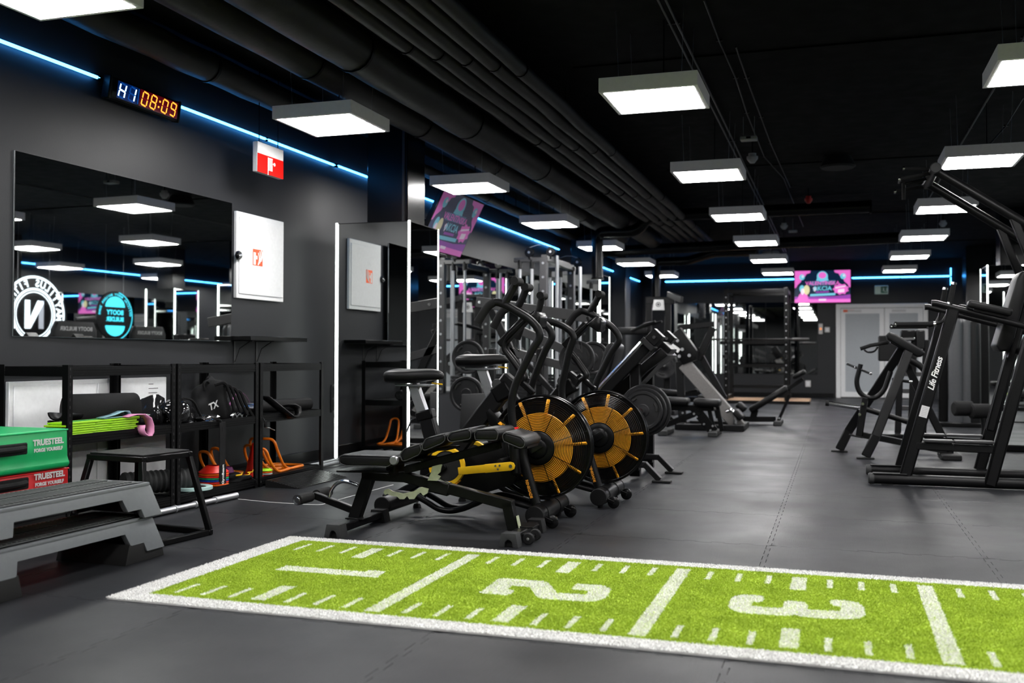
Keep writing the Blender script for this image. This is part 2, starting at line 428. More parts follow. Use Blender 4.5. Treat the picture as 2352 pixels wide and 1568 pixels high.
ppath('d', 'black duct near the far wall that bends down over the cable machine',
      [P(1507, 700, Y=20.5), P(1507, 601, Y=20.5), P(1580, 599, Y=20.5), P(1640, 580, Y=20.5), P(1740, 578, Y=20.5)], .09)
# conduits
def conduit(label, pts, r=.008, m='grey_steel'):
    t = thing('cable_conduit', label, 'conduit', pts[0], 'conduits on the ceiling')
    B().tube(pts, r, 6, fillet=.02).build('conduit_body', m, t)
    for k in range(1, 6):
        a = V(pts[0]).lerp(V(pts[-1]), k/6) if len(pts) == 2 else V(pts[min(k, len(pts)-1)])
        B().box((a.x, a.y, a.z+.006), (.04, .02, .012)).build('conduit_clip', 'black_steel', t)
conduit('left of two straight grey conduits above the middle lamps', [(-1.03, -1, ZC-.02), (-1.03, 21.5, ZC-.02)])
conduit('right of two straight grey conduits above the middle lamps', [(-.985, -1, ZC-.02), (-.985, 21.5, ZC-.02)])
conduit('straight grey conduit above the right lamp row', [(1.22, -1, ZC-.02), (1.22, 16, ZC-.02)])
zc = ZC-.012
conduit('wavy black cable stapled to the ceiling by the motion sensor', [*[P(a, b, Z=zc) for a, b in ((1617, 0), (1652, 95), (1690, 180), (1715, 260), (1755, 360), (1800, 410), (1845, 520))]], .006, 'matte_tube')
conduit('second wavy black cable further right on the ceiling', [P(1690, 108, Z=zc), P(1715, 180, Z=zc), P(1748, 270, Z=zc), P(1770, 330, Z=zc), P(1815, 430, Z=zc)], .006, 'matte_tube')
conduit('loose grey cable drooping from the right lamp row', [P(2350, 225, Z=ZC-.02), P(2310, 290, Z=3.0), P(2270, 335, Z=2.8)], .006, 'grey_steel')

# ---- small ceiling devices
t = thing('motion_sensor', 'small white box sensor on the ceiling above the round detector', 'sensor', P(1720, 318, Z=2.98))
c = P(1720, 323, Z=2.93)
B().span((c.x-.075, c.y-.05, 2.93), (c.x+.075, c.y+.05, 2.965), bev=.006).build('sensor_case', 'off_white', t)
B().span((c.x-.02, c.y-.0515, 2.94), (c.x+.02, c.y-.049, 2.958)).build('sensor_lens', 'black_gloss', t)
for sx in (-.05, .05): B().cyl((c.x+sx, c.y, 2.96), (c.x+sx, c.y, ZC), .003, 5).build('drop_rod', 'rod_grey', t)
def detector(px, py, z, label, m='off_white', r=.055):
    c = P(px, py, Z=z); t = thing('smoke_detector', label, 'detector', c, 'round detectors on the ceiling')
    B().lathe([(0, -.05), (r*.45, -.045), (r*.8, -.02), (r, -.005), (r, .02), (0, .02)], c, seg=18).build('detector_dome', m, t)
    B().lathe([(0, .02), (r*.7, .02), (r*.7, .05), (0, .05)], c, seg=14).build('detector_base', m, t)
    B().cyl((c.x, c.y, z+.045), (c.x, c.y, ZC), .008, 6).build('drop_rod', 'black_steel', t)
detector(1728, 364, 2.93, 'round white smoke detector below the box sensor')
detector(1801, 520, 2.95, 'small white smoke detector left of the far box sensor')
detector(2166, 514, 2.95, 'white smoke detector right behind the pull-up arms')
detector(1857, 459, 3.0, 'red round alarm beacon on the dark ceiling', 'red_paint', .05)
c = P(1821, 531, Z=2.95); t = thing('motion_sensor', 'small white box sensor far back on the ceiling', 'sensor', c)
B().box(c, (.13, .09, .035), bev=.006).build('sensor_case', 'off_white', t); B().cyl(c, (c.x, c.y, ZC), .003, 5).build('drop_rod', 'rod_grey', t)
c = P(1770, 583, Y=19.2); t = thing('access_point', 'white round access point above the fifth middle lamp', 'access point', c)
B().lathe([(0, -.03), (.14, -.03), (.17, 0), (.15, .04), (0, .05)], c, seg=24).build('device_body', 'off_white', t); B().cyl(c, (c.x, c.y, ZC), .012, 6).build('drop_rod', 'rod_grey', t)
c = P(1924, 380, Z=3.05); t = thing('ceiling_speaker', 'round black loudspeaker in the dark ceiling', 'speaker', c)
B().lathe([(0, -.03), (.17, -.03), (.19, -.01), (.14, .1), (0, .1)], c, seg=28).build('speaker_body', 'dark_void', t)

# ---- LED strips
def strip(label, pts, r=.011, m='led_blue', grp='blue light strips along the walls'):
    t = thing('led_strip', label, 'light strip', pts[0], grp)
    a, b = V(pts[0]), V(pts[-1])
    B().tube(pts, r, 8).build('light_tube', m, t)
    n = max(2, int((b-a).length/1.5))
    for k in range(n+1):
        c = a.lerp(b, k/n); B().box(c, (.02, .03, .034) if abs((b-a).normalized().y) > .5 else (.03, .02, .034)).build('mounting_clip', 'black_steel', t)
ZL = 2.735
strip('blue light strip on the left wall ending at the wall clock', [(XL+.03, .5, ZL-.015), (XL+.03, 5.20, ZL-.015)])
strip('blue light strip from the wall clock to the kink above the mirrored box', [(XL+.03, 5.98, ZL), (XL+.03, 8.34, ZL)])
strip('blue light strip from the kink past the black pillar to the tilted screen', [(XL+.03, 8.38, ZL+.005), (XL+.03, 11.6, ZL+.02)])
strip('blue light strip on the left wall between tilted screen and second pillar', [(XL+.03, 11.7, ZL+.02), (XL+.03, 16.3, ZL+.02)])
strip('blue light strip on the left wall beyond the second pillar', [(XL+.03, 19.6, ZL), (XL+.03, 23.6, ZL)])
strip('long blue light strip on the far wall left of the screen', [(-3.95, YB-.03, ZL+.02), (-.93, YB-.03, ZL+.02)], .014)
strip('blue light strip on the far wall right of the screen', [(.35, YB-.03, ZL+.02), (2.42, YB-.03, ZL+.02)], .014)
strip('short vertical blue strip in the far right corner above the door', [(2.44, YB-.05, 2.95), (2.44, YB-.05, ZL-.2)], .010)
strip('blue light strip along the right wall', [(XR-.03, 3.0, ZL), (XR-.03, 22, ZL)])

# ---- pillars and mirrored boxes
def mbox(name, label, x0, x1, y0, y1, h, pil, lit=((0, 0), (1, 0), (1, 1), (0, 1))):
    t = thing(name, label, 'column', ((x0+x1)/2, (y0+y1)/2, 0))
    B().span((x0+.012, y0+.012, 0), (x1-.012, y1-.012, h-.006)).build('core', 'dark_void', t)
    B().span((x0+.02, y0, .02), (x1-.02, y0+.012, h)).build('mirror_panel', 'mirror', t)
    B().span((x1-.012, y0+.02, .02), (x1, y1-.02, h)).build('mirror_panel', 'mirror', t)
    B().span((x0, y0+.02, .02), (x0+.012, y1-.02, h)).build('mirror_panel', 'mirror', t)
    B().span((x0+.02, y1-.012, .02), (x1-.02, y1, h)).build('mirror_panel', 'mirror', t)
    for ix, iy in lit:
        x, y = (x0, x1)[ix], (y0, y1)[iy]; s, q = (-1, 1)[ix], (-1, 1)[iy]
        e_ = .009 if iy == 0 else .0045
        B().span((x-e_, y-e_, .03), (x+e_, y+e_, h+.01), bev=.002).build('edge_light', 'led_white', t)
    B().span((x0-.002, y0-.002, h), (x1+.002, y1+.002, h+.006)).build('top_cover', 'black_steel', t)
    if pil: B().span((pil[0], pil[1], h+.006), (pil[2], pil[3], ZC), bev=.008).build('pillar', 'black_gloss', t)
    return t
t = mbox('mirrored_column', 'mirrored box with white light edges around the black pillar behind the bike seats', -4.287, -3.576, 8.05, 8.725, 2.137, (-4.04, 8.156, -3.64, 8.55))
B().span((-3.69, 8.144, 2.145), (-3.665, 8.156, ZC), bev=.002).build('pillar_flange', 'grey_steel', t)
mbox('mirrored_column', 'second mirrored box with light edges further down the left side', -4.42, -3.68, 15.95, 16.68, 2.29, (-4.2, 16.05, -3.8, 16.5))
mbox('mirrored_column', 'mirrored box with a glowing white edge behind the dip station', 2.11, 2.84, 16.0, 16.73, 2.29, (2.3, 16.15, 2.7, 16.55))
mbox('mirrored_column', 'mirrored box far right, shown only in the wall mirror', 4.44, 5.17, 16.7, 17.43, 2.29, (4.63, 16.85, 5.03, 17.25))
mbox('mirrored_column', 'unseen mirrored box near the dumbbell racks, added for bright strips in the mirrors', 3.3, 4.03, 9.3, 10.03, 2.29, (3.5, 9.45, 3.85, 9.85))  # added column, its light edges make extra bright strips in the mirrors
mbox('mirrored_column', 'unseen mirrored box by the right wall, added for bright strips in the mirrors', 5.6, 6.33, 13.6, 14.33, 2.29, (5.8, 13.75, 6.15, 14.15))  # another added column, there for its bright edges in the reflections
# corner pillar by the far door
struct(B().span((2.46, 21.6, 0), (2.95, 22.2, ZC), bev=.01).build('trim_6', 'black_gloss'))
struct(B().span((-4.5, 20.6, 0), (-4.2, 21.1, ZC), bev=.01).build('trim_7', 'wall_paint'))

# ---- mirrors on walls
def wmirror(label, y0, y1, z0, z1, tilt=0.0):
    t = thing('wall_mirror', label, 'mirror', (XL+.012, y0, z0), 'mirrors along the left wall')
    B().span((XL+.006, y0+.002, z0+.002), (XL+.013, y1-.002, z1-.002)).build('mirror_glass', 'mirror', t)
    B().span((XL+.001, y0, z0), (XL+.0055, y1, z1)).build('mirror_backing', 'alu', t)
    return t
MT = wmirror('wide wall mirror above the shelving, left of the white cabinet', 4.545, 6.632, 1.06, 2.13)
B().span((XL-.03, 6.50, 1.3), (XL+.002, 6.60, 1.9)).build('mounting_wedge', 'black_steel', MT)
MT.rotation_euler = (0, 0, -.025)
yy = 9.3
nm = ['right behind the first mirrored box', 'second beyond the first mirrored box', 'third beyond the first mirrored box', 'just before the second mirrored box', 'just beyond the second mirrored box', 'nearest the far left corner']
edges = [9.3, 11.4, 13.6, 15.9, 16.75, 18.9, 20.58]
for k in range(6): wmirror('tall wall mirror, ' + nm[k], edges[k], edges[k+1]-.006, .50, 2.23)
for k in range(5):  # unseen mirrors, added to multiply bright reflections in the left mirrors
    a = 8.0+2.4*k; t = thing('wall_mirror', 'added unseen tall mirror on the right wall, %s from the camera' % ['first', 'second', 'third', 'fourth', 'fifth'][k], 'mirror', (XR-.012, a, .5), 'unseen mirrors added along the right wall')
    B().span((XR-.013, a, .5), (XR-.006, a+2.39, 2.23)).build('mirror_glass', 'mirror', t); B().span((XR-.0055, a, .5), (XR-.001, a+2.39, 2.23)).build('mirror_backing', 'alu', t)
for k, (a, b) in enumerate(((-3.87, -2.73), (-2.72, -1.58), (-1.57, -.41))):
    t = thing('wall_mirror', 'mirror panel on the far wall, ' + ('left of three', 'middle of three', 'right of three below the screen')[k], 'mirror', (a, YB, .54), 'mirrors on the far wall')
    B().span((a, YB-.014, .54), (b, YB-.007, 2.22)).build('mirror_glass', 'mirror', t)
    B().span((a, YB-.006, .54), (b, YB-.001, 2.22)).build('mirror_backing', 'alu', t)
# ================================================================ things on the left wall
def SEG7(which):
    return {'0': 'abcdef', '1': 'bc', '8': 'abcdefg', '9': 'abcdfg', 'H': 'bcefg'}[which]
mat('seg_blue', (.3, .5, .9), .5, noise=.01, emit=(0.35, 0.62, 1.0), es=7.0)
mat('seg_blue_dim', (.02, .08, .3), .5, noise=.01, emit=(0.0, 0.10, 0.55), es=0.45)
mat('seg_amber', (.9, .6, .1), .5, noise=.01, emit=(1.0, 0.33, 0.03), es=2.2)
mat('seg_red_dim', (.2, .0, .01), .5, noise=.01, emit=(0.5, 0.0, 0.03), es=0.25)
ck = thing('wall_clock', 'black digital timer with blue and amber digits on the left wall', 'clock', (XL+.06, 5.585, 2.67))
tilt = Matrix.Rotation(math.radians(8), 3, 'Y')
B().box((XL+.065, 5.585, 2.672), (.055, .70, .142), tilt, bev=.012, seg=2).build('clock_case', 'black_steel', ck)
B().box((XL+.0935, 5.585, 2.669), (.004, .665, .116), tilt, bev=.0015).build('clock_glass', 'glass_front', ck)
for s in (-1, 1): B().box((XL+.066, 5.585+s*.352, 2.672), (.062, .022, .150), tilt, bev=.006).build('end_cap', 'matte_tube', ck)
def digit(name, ch, y0, wd, hg, th, lit, dim):
    segs = {'a': (.5, 1, 0), 'g': (.5, .5, 0), 'd': (.5, 0, 0), 'f': (0, .75, 1), 'b': (1, .75, 1), 'e': (0, .25, 1), 'c': (1, .25, 1)}
    for which, m, nme in ((SEG7(ch), lit, name), ([k for k in segs if k not in SEG7(ch)], dim, 'unlit_segment')):
        if not which or m is None: continue
        b = B()
        for k in which:
            u, v, up = segs[k]; yy = y0+u*wd + (v-.5)*hg*.16; z = 2.669+(v-.5)*hg
            R = tilt @ Matrix.Rotation(math.radians(-9), 3, 'X')
            xx = XL+.0965 + (z-2.669)*math.tan(math.radians(8))*1.0
            b.box((xx, yy, z), (.003, th if up else wd-th*.7, hg*.5-th*.6 if up else th), R, bev=.0012)
        b.build(nme, m, ck)
yd = 5.315
digit('digit', 'H', yd, .054, .086, .0105, 'seg_blue', 'seg_blue_dim'); digit('digit', '1', yd+.095, .054, .086, .0105, 'seg_blue', 'seg_blue_dim')
for k, (ch, off) in enumerate((('0', .222), ('8', .310), ('0', .430), ('9', .520))): digit('digit', ch, yd+off, .052, .086, .010, 'seg_amber', 'seg_red_dim')
b = B()
for zz in (2.650, 2.688): b.box((XL+.0975+(zz-2.669)*.14, yd+.396+(zz-2.67)*.2, zz), (.003, .012, .012), tilt)
b.build('colon_dots', 'seg_amber', ck)
B().box((XL+.0962, yd+.182, 2.67), (.002, .010, .10), tilt).build('divider', 'seg_blue_dim', ck)
mat('glow_blue', (.0, .01, .05), .2, noise=.01, emit=(0.0, 0.03, 0.22), es=.35); mat('glow_red', (.05, .0, .0), .2, noise=.01, emit=(0.30, 0.0, 0.01), es=.22)
B().box((XL+.0952, yd+.075, 2.669), (.002, .19, .110), tilt).build('blue_glow_panel', 'glow_blue', ck); B().box((XL+.0952, yd+.395, 2.669), (.002, .40, .110), tilt).build('red_glow_panel', 'glow_red', ck)  # glow around the digits, put in as faintly emissive backing panels

# hanging fire hose sign
sx = -4.18
sg = thing('fire_hose_sign', 'hanging red fire hose sign with a white top', 'sign', P(620, 365, X=sx))
tl, tr, br, bl = P(592, 323, X=sx), P(651, 346, X=sx), P(648, 410, X=sx), P(592, 394, X=sx)
y0, y1, zt, zb = tl.y, tr.y, (tl.z+tr.z)/2, (bl.z+br.z)/2; zm = zt-(zt-zb)*.38
B().span((sx-.045, y0, zb), (sx-.003, y1, zt), bev=.004).build('sign_case', 'off_white', sg)
B().span((sx-.003, y0, zm), (sx, y1, zt), bev=.001).build('sign_top', 'white_metal', sg)
B().span((sx-.003, y0+.002, zb), (sx+.0015, y1-.002, zm)).build('red_face', 'red_sign', sg)
b = B(); yc, zc_ = (y0+y1)/2, (zm+zb)/2; s_ = (zm-zb)
for k in range(6): b.span((sx+.0016, yc-.045+k*.012, zc_-.04), (sx+.003, yc-.039+k*.012, zc_+.055), bev=.001)
b.span((sx+.0016, yc-.045, zc_+.05), (sx+.003, yc+.024, zc_+.06)); b.span((sx+.0016, yc-.045, zc_-.075), (sx+.003, yc-.037, zc_-.03))
b.lathe([(0, 0), (.014, 0), (.014, .0014), (0, .0014)], (sx+.0016, yc+.05, zc_+.02), axis='x', seg=12); b.span((sx+.0016, yc+.024, zc_+.017), (sx+.003, yc+.04, zc_+.023))
b.build('hose_symbol', 'white_print', sg)
for yy in (y0+.05, y1-.05): B().cyl((sx-.02, yy, zt-.005), (sx-.02, yy, ZC), .004, 6).build('hanger_rod', 'black_steel', sg)

# white fire cabinet
cb = thing('fire_cabinet', 'white fire hose cabinet on the left wall beside the wide mirror', 'cabinet', (XL, 7.1, 1.40))
B().span((XL+.001, 6.748, 1.403), (XL+.03, 7.447, 2.087), bev=.004).build('cabinet_frame', 'white_metal', cb)
d = B().span((XL+.03, 6.775, 1.44), (XL+.038, 7.42, 2.045), bev=.002).build('cabinet_door', 'white_metal', cb)
kp = P(547, 586, X=XL+.04)
b = B().lathe([(0, 0), (.036, 0), (.036, .01), (.028, .022), (0, .022)], (XL+.038, kp.y, kp.z), axis='x', seg=20).build('door_knob', 'black_gloss', d)
B().box((XL+.064, kp.y, kp.z), (.008, .046, .014), Matrix.Rotation(.3, 3, 'X'), bev=.002).build('knob_grip', 'alu', d)
st0, st1 = P(581, 571, X=XL+.039), P(603, 612, X=XL+.039)
B().span((XL+.038, st0.y, st1.z), (XL+.0388, st1.y, st0.z)).build('warning_sticker', 'orange_red', d)
b = B(); yc, zc_ = (st0.y+st1.y)/2, (st0.z+st1.z)/2
b.span((XL+.0389, yc-.062, zc_-.06), (XL+.0395, yc-.028, zc_+.04)); b.span((XL+.0389, yc-.03, zc_-.015), (XL+.0395, yc-.004, zc_+.015))
for k in range(3):
    pts = [(XL+.0389, yc+.005+.02*k+.018*math.sin(t*3), zc_-.06+.04*k*.4+.10*t) for t in (0, .25, .5, .75, 1)]
    b.tube(pts, .006, 5)
b.build('sticker_symbol', 'white_print', d)
text('cabinet_lettering', '012', .06, (XL+.0385, yc, st0.z+.06), (0, 1, 0), (0, 0, 1), 'door_white', d)

# wall shelf with brackets
shp = P(576, 771, Y=6.64); shf = P(706, 776, X=shp.x)
ws = thing('wall_shelf', 'narrow black wall shelf on two brackets under the white cabinet', 'shelf', (XL, 7.2, 1.05))
B().span((XL+.001, 6.64, shp.z-.035), (shp.x, shf.y, shp.z), bev=.003).build('shelf_board', 'black_steel', ws)
for px in (561, 611):
    p = P(px, 785, X=XL+.09); y = p.y; z = shp.z-.035
    b = B().span((XL+.001, y-.012, z-.20), (XL+.005, y+.012, z)); b.span((XL+.001, y-.012, z-.005), (XL+.17, y+.012, z)); b.tube([(XL+.006, y, z-.17), (XL+.05, y, z-.06), (XL+.14, y, z-.006)], .004, 6)
    b.build('bracket', 'grey_steel', ws)
p = P(765, 915, X=XL)
t = thing('light_switch', 'grey double wall switch left of the mirrored box', 'switch', p)
B().span((XL+.001, p.y-.04, p.z-.13), (XL+.012, p.y+.04, p.z+.13), bev=.003).build('switch_plate', 'grey_steel', t)
for s in (-1, 1): B().span((XL+.012, p.y-.03, p.z+s*.06-.05), (XL+.018, p.y+.03, p.z+s*.06+.05), bev=.004).build('switch_rocker', 'rubber_grey', t)

# distribution cabinet behind the shelving
wc = thing('white_wall_cabinet', 'flat white metal wall cabinet behind the left shelving unit', 'cabinet', (XL, 5.2, .1))
B().span((XL+.001, 4.50, .06), (XL+.03, 5.90, .80), bev=.004).build('cabinet_frame', 'white_metal', wc)
for a, b_ in ((4.53, 5.19), (5.21, 5.87)):
    d = B().span((XL+.03, a, .09), (XL+.036, b_, .775), bev=.002).build('cabinet_door', 'white_metal', wc)
    B().lathe([(0, 0), (.014, 0), (.014, .012), (0, .012)], (XL+.036, (b_-.05) if a < 5 else (a+.24), .68), axis='x', seg=12).build('door_lock', 'chrome', d)
b = B()
for k, wd in enumerate((.05, .10, .09)): b.span((XL+.0362, 5.70, .755-.03*k-.002), (XL+.0366, 5.70+wd, .755-.03*k+.002))
b.build('door_print', 'grey_steel', wc)

# ---- steel shelving
def shelving(y0, y1, label):
    x0, x1, h = -4.44, -3.965, .90
    t = thing('shelving_unit', label, 'shelf', ((x0+x1)/2, (y0+y1)/2, 0), 'black bolt-free shelving units along the left wall')
    for x, sx_ in ((x0, 1), (x1, -1)):
        for y, sy_ in ((y0, 1), (y1, -1)):
            b = B().span((x, y, 0), (x+sx_*.004, y+sy_*.038, h)); b.span((x, y, 0), (x+sx_*.038, y+sy_*.004, h))
            po = b.build('post', 'black_steel', t)
            b = B(); zz = .03
            while zz < h-.02:
                b.span((x-sx_*.0006, y+sy_*.014, zz), (x+sx_*.001, y+sy_*.022, zz+.016)); zz += .042
            b.build('post_slots', 'dark_void', po, kind='stuff')
    for z in (.055, .505, .878):
        if z < .8: B().span((x0+.006, y0+.006, z-.004), (x1-.006, y1-.006, z+.006), bev=.001).build('shelf_board', 'black_steel', t)
        for x in (x0+.004, x1-.016):
            b = B().span((x, y0+.04, z-.042), (x+.012, y1-.04, z+.012))
            for k in range(3): b.span((x-.003, y0+.04, z-.038+.015*k), (x+.015, y1-.04, z-.031+.015*k))
            b.build('cross_beam', 'black_steel', t)
        for y in (y0+.004, y1-.016): B().span((x0+.04, y, z-.042), (x1-.04, y+.012, z+.012)).build('side_beam', 'black_steel', t)
    return t
shelving(4.395, 5.325, 'left shelving unit behind the green soft box')
shelving(5.345, 6.275, 'middle shelving unit holding the disc cones')
shelving(6.295, 7.235, 'right shelving unit holding orange hurdles, next to the mirrored box')

ZM, ZB = .511, .061          # tops of the middle and the bottom boards
def blob(c, s, seed, n=3, amp=.18, fl=0.35):
    b = bmesh.new(); bmesh.ops.create_icosphere(b, subdivisions=n, radius=1.0); r = np.random.default_rng(seed); ph = r.uniform(0, 6, (5, 3)); fr = r.uniform(1.5, 4.5, (5, 3))
    for v in b.verts:
        p = v.co.copy(); q = sum(math.sin(p.x*fr[k][0]+ph[k][0])*math.sin(p.y*fr[k][1]+ph[k][1])*math.sin(p.z*fr[k][2]+ph[k][2]) for k in range(5))
        f = 1+amp*q; z = max(p.z*f, -fl)
        v.co = V((p.x*f*s[0]+c[0], p.y*f*s[1]+c[1], (z+fl)/(1+fl)*s[2]+c[2]))
    o = B(); return o._merge(b)
def roll(name, label, a, b_, r, m, hole=.3, cat='foam roller', ribs=0):
    a, b_ = V(a), V(b_); d = (b_-a).normalized(); t = thing(name, label, cat, (a+b_)/2-V((0, 0, r)))
    L = (b_-a).length; pr = [(r*hole, .004), (r*.8, 0), (r*.96, .006), (r, .02)]
    if ribs: 
        for k in range(1, ribs): pr += [(r-(.006 if k % 2 else 0), .02+(L-.04)*k/ribs)]
    pr += [(r, L-.02), (r*.96, L-.006), (r*.8, L), (r*hole, L-.004)]
    B().lathe(pr, a, d=d, seg=24).build('roller_body', m, t)
    B().lathe([(0, .012), (r*hole, .012), (r*hole, L-.012), (0, L-.012)], a, d=d, seg=16).build('roller_core', 'dark_void', t)
    return t
# middle board, left unit
roll('foam_roller', 'large black foam roller on the middle board behind the pink band', (-4.30, 4.74, ZM+.108), (-4.09, 5.11, ZM+.108), .105, 'foam', .0)
t = thing('shoulder_pad', 'black curved bar pads lying left of the large foam roller', 'bar pad', (-4.15, 4.62, ZM))
for k, (z, a) in enumerate(((.03, .25), (.075, .35))):
    b = B(); pts = []
    prof = [(math.cos(q)*.05, math.sin(q)*.05) for q in np.linspace(.1, PI-.1, 9)]
    p0, p1 = V((-4.14, 4.50, ZM+z)), V((-4.22, 4.74+.03*k, ZM+z-.025)); dr = (p1-p0).normalized(); sd = dr.cross(V((0, 0, 1))).normalized(); up = sd.cross(dr)
    rings = [[b.bm.verts.new(p0.lerp(p1, s)+sd*x*(1-.2*s)+up*(-y)*(1-.2*s)+up*.05) for x, y in prof] for s in (0, .33, .66, 1)]
    for r0, r1 in zip(rings[:-1], rings[1:]):
        for i in range(len(prof)-1): b.bm.faces.new((r0[i], r0[i+1], r1[i+1], r1[i]))
    o = b.build('pad_shell', 'leather', t); m_ = o.modifiers.new('s', 'SOLIDIFY'); m_.thickness = .012
for k in range(6):
    z = ZM+.0005+.0125*k; dy = (.012 if k % 2 else -.008)+.004*k
    t = thing('agility_hurdle', 'lime green folded hurdle strip, %s of the stack on the left shelving' % ['lowest', 'second from below', 'third from below', 'fourth from below', 'fifth from below', 'topmost'][k], 'hurdle', (-4.03, 4.68, z), 'lime hurdles stacked flat')
    y = 4.36+dy
    B().prism([(-4.10, y, z), (-3.975, y+.02, z), (-3.975, y+.25, z), (-3.985, y+.265, z), (-3.985, y+.36, z), (-3.975, y+.375, z), (-3.975, y+.60, z), (-4.0, y+.635, z), (-4.10, y+.64, z)], (0, 0, .010), bev=.002).build('strip_body', 'lime', t)
    B().span((-4.07, y+.1, z+.0102), (-4.03, y+.5, z+.0112)).build('strip_groove', 'cone_green', t)
def band(name, label, pts, wdir, wd, m, th=.004, cat='band'):
    b = B(); wv = V(wdir).normalized()*wd; pts = [V(p) for p in pts]
    va = [b.bm.verts.new(p) for p in pts]; vb = [b.bm.verts.new(p+wv) for p in pts]
    for i in range(len(pts)-1): b.bm.faces.new((va[i], va[i+1], vb[i+1], vb[i]))
    o = b.build(name, m, loc=pts[len(pts)//2], smooth=80); mo = o.modifiers.new('s', 'SOLIDIFY'); mo.thickness = th; mo.offset = 0
    if label: tag(o, label, cat)
    return o
c = V((-3.985, 4.985, .53))
arc = [(-.02, -.12, .06), (-.01, -.06, .072), (0, 0, .07), (.01, .045, .045), (.012, .065, .0), (.014, .065, -.04), (.012, .05, -.062), (.010, .02, -.06), (.008, -.004, -.045), (.006, -.014, -.02), (.004, -.004, .005)]
band('resistance_band', 'pink rubber loop band hanging over the board edge', [c+V(a) for a in arc], (1, .12, 0), .055, 'pink_band', .006)
c = V((-4.04, 4.80, ZM+.082))
band('resistance_band', 'pale blue rubber loop band on top of the lime strips', [c+V(a) for a in [(0, -.10, 0), (0, 0, .012), (0, .08, .03), (0, .125, .028), (0, .14, .012), (0, .125, -.002), (0, .05, -.002), (0, -.09, -.003)]], (1, 0, 0), .05, 'sky_band', .004)
# shiny bags and straps in the middle
mat('vinyl_black', (.012, .012, .013), .10, noise=.1, bump=.3, bscale=12, coat=.4)
tag(blob((-4.20, 5.35, ZM), (.10, .14, .17), 3).build('sandbag', 'vinyl_black', loc=(-4.2, 5.35, ZM)), 'shiny black vinyl sandbag beside the large foam roller', 'bag')
t = thing('training_vest', 'black training vest with glossy panels beside the shelf post', 'vest', (-4.1, 5.52, ZM))
blob((-4.10, 5.52, ZM), (.10, .13, .15), 5, amp=.22).build('vest_body', 'vinyl_black', t)
B().tube([(-4.05, 5.40, ZM+.03), (-4.02, 5.45, ZM+.17), (-4.02, 5.58, ZM+.15), (-4.02, 5.68, ZM+.02)], .008, 6, fillet=.05).build('vest_rim', 'strap', t)
blob((-4.06, 5.72, ZM), (.09, .11, .05), 9, amp=.25).build('vest_flap', 'vinyl_black', t)
t = thing('suspension_bag', 'lumpy black bag of suspension straps with white lettering', 'bag', (-4.12, 5.95, ZM))
blob((-4.13, 5.93, ZM), (.11, .16, .27), 11, amp=.14, n=4).build('bag_body', 'strap', t)
blob((-4.16, 6.02, ZM+.14), (.09, .10, .15), 12, amp=.2).build('bag_top', 'strap', t)
for k in range(4):
    a = V((-4.05, 5.86+.06*k, ZM+.24-.02*k)); B().tube([a, a+V((.05, .05, .02)), a+V((.06, .10, -.08)), a+V((.07, .13+.02*k, -.18))], .012, 6, fillet=.04).build('strap', 'strap', t)
B().tube([(-4.1, 5.82, ZM+.20), (-4.1, 5.80, ZM+.25), (-4.1, 5.84, ZM+.27), (-4.1, 5.88, ZM+.24)], .008, 6, fillet=.03).build('carry_loop', 'strap', t)
text('bag_lettering', 'TX', .066, (-4.014, 5.80, ZM+.10), (.15, 1, .3), (0, -.25, 1), 'cloud_print', t, bold=.002)
roll('foam_roller', 'small black roller with a pale hollow end on the middle board', (-4.20, 6.10, ZM+.04), (-3.995, 6.20, ZM+.04), .036, 'rubber', .45)
roll('foam_roller', 'glossy marbled roller end beside the third post', (-4.22, 6.30, ZM+.05), (-4.0, 6.36, ZM+.05), .048, 'chrome', .15)
roll('foam_roller', 'long black rubber roller at the right end of the middle board', (-4.22, 6.50, ZM+.052), (-4.06, 7.17, ZM+.052), .05, 'rubber', .35)
b = B(); tag(B().tube([(-4.0, 5.98+.02*k, ZM+.012+.012*((k*7) % 3)) for k in range(12)], .012, 6).build('chain', 'chrome', loc=(-4, 6.1, ZM)), 'short shiny chrome chain lying in front of the strap bag', 'chain')
c = V((-4.0, 6.58, ZM))
band('weight_belt', 'black leather belt curling over the right board edge', [c+V(a) for a in [(-.10, -.16, .13), (-.06, -.10, .12), (-.02, -.03, .06), (.02, .02, .01), (.045, .08, -.035), (.05, .14, -.04), (.045, .19, -.01), (.03, .20, .03), (.01, .16, .05), (-.01, .08, .055)]], (.8, 0, .25), .06, 'leather', .008, 'belt')
t = thing('training_mask', 'dark red rimmed mask leaning behind the glossy roller', 'mask', (-4.2, 6.3, ZM))
pts = [(-4.12, 6.12+.30*s, ZM+.06+.11*math.sin(PI*s)) for s in np.linspace(0, 1, 11)]
B().tube(pts, .009, 6).build('mask_rim', 'purple', t); B().prism(pts + [(-4.12, 6.42, ZM+.02), (-4.12, 6.12, ZM+.02)], (.01, 0, 0)).build('mask_shell', 'dark_void', t)
t = thing('carabiner_hook', 'small metal hook hanging below the middle board at the third post', 'hook', (-3.95, 6.33, .42))
B().tube([(-3.955, 6.32, ZM-.01), (-3.945, 6.33, .47), (-3.945, 6.34, .43), (-3.945, 6.40, .42), (-3.945, 6.46, .40)], .004, 6, fillet=.02).build('hook_wire', 'chrome', t); B().box((-3.945, 6.335, .455), (.012, .03, .05), bev=.004).build('hook_block', 'black_steel', t)
t = thing('resistance_strap', 'black strap with white lettered tag hanging from the middle board', 'strap', (-3.95, 5.80, ZM))
B().tube([(-4.15, 5.54, ZM+.012), (-4.02, 5.72, ZM+.012), (-3.952, 5.80, ZM+.008), (-3.945, 5.80, .44)], .008, 6, fillet=.03).build('strap_roll', 'strap', t)
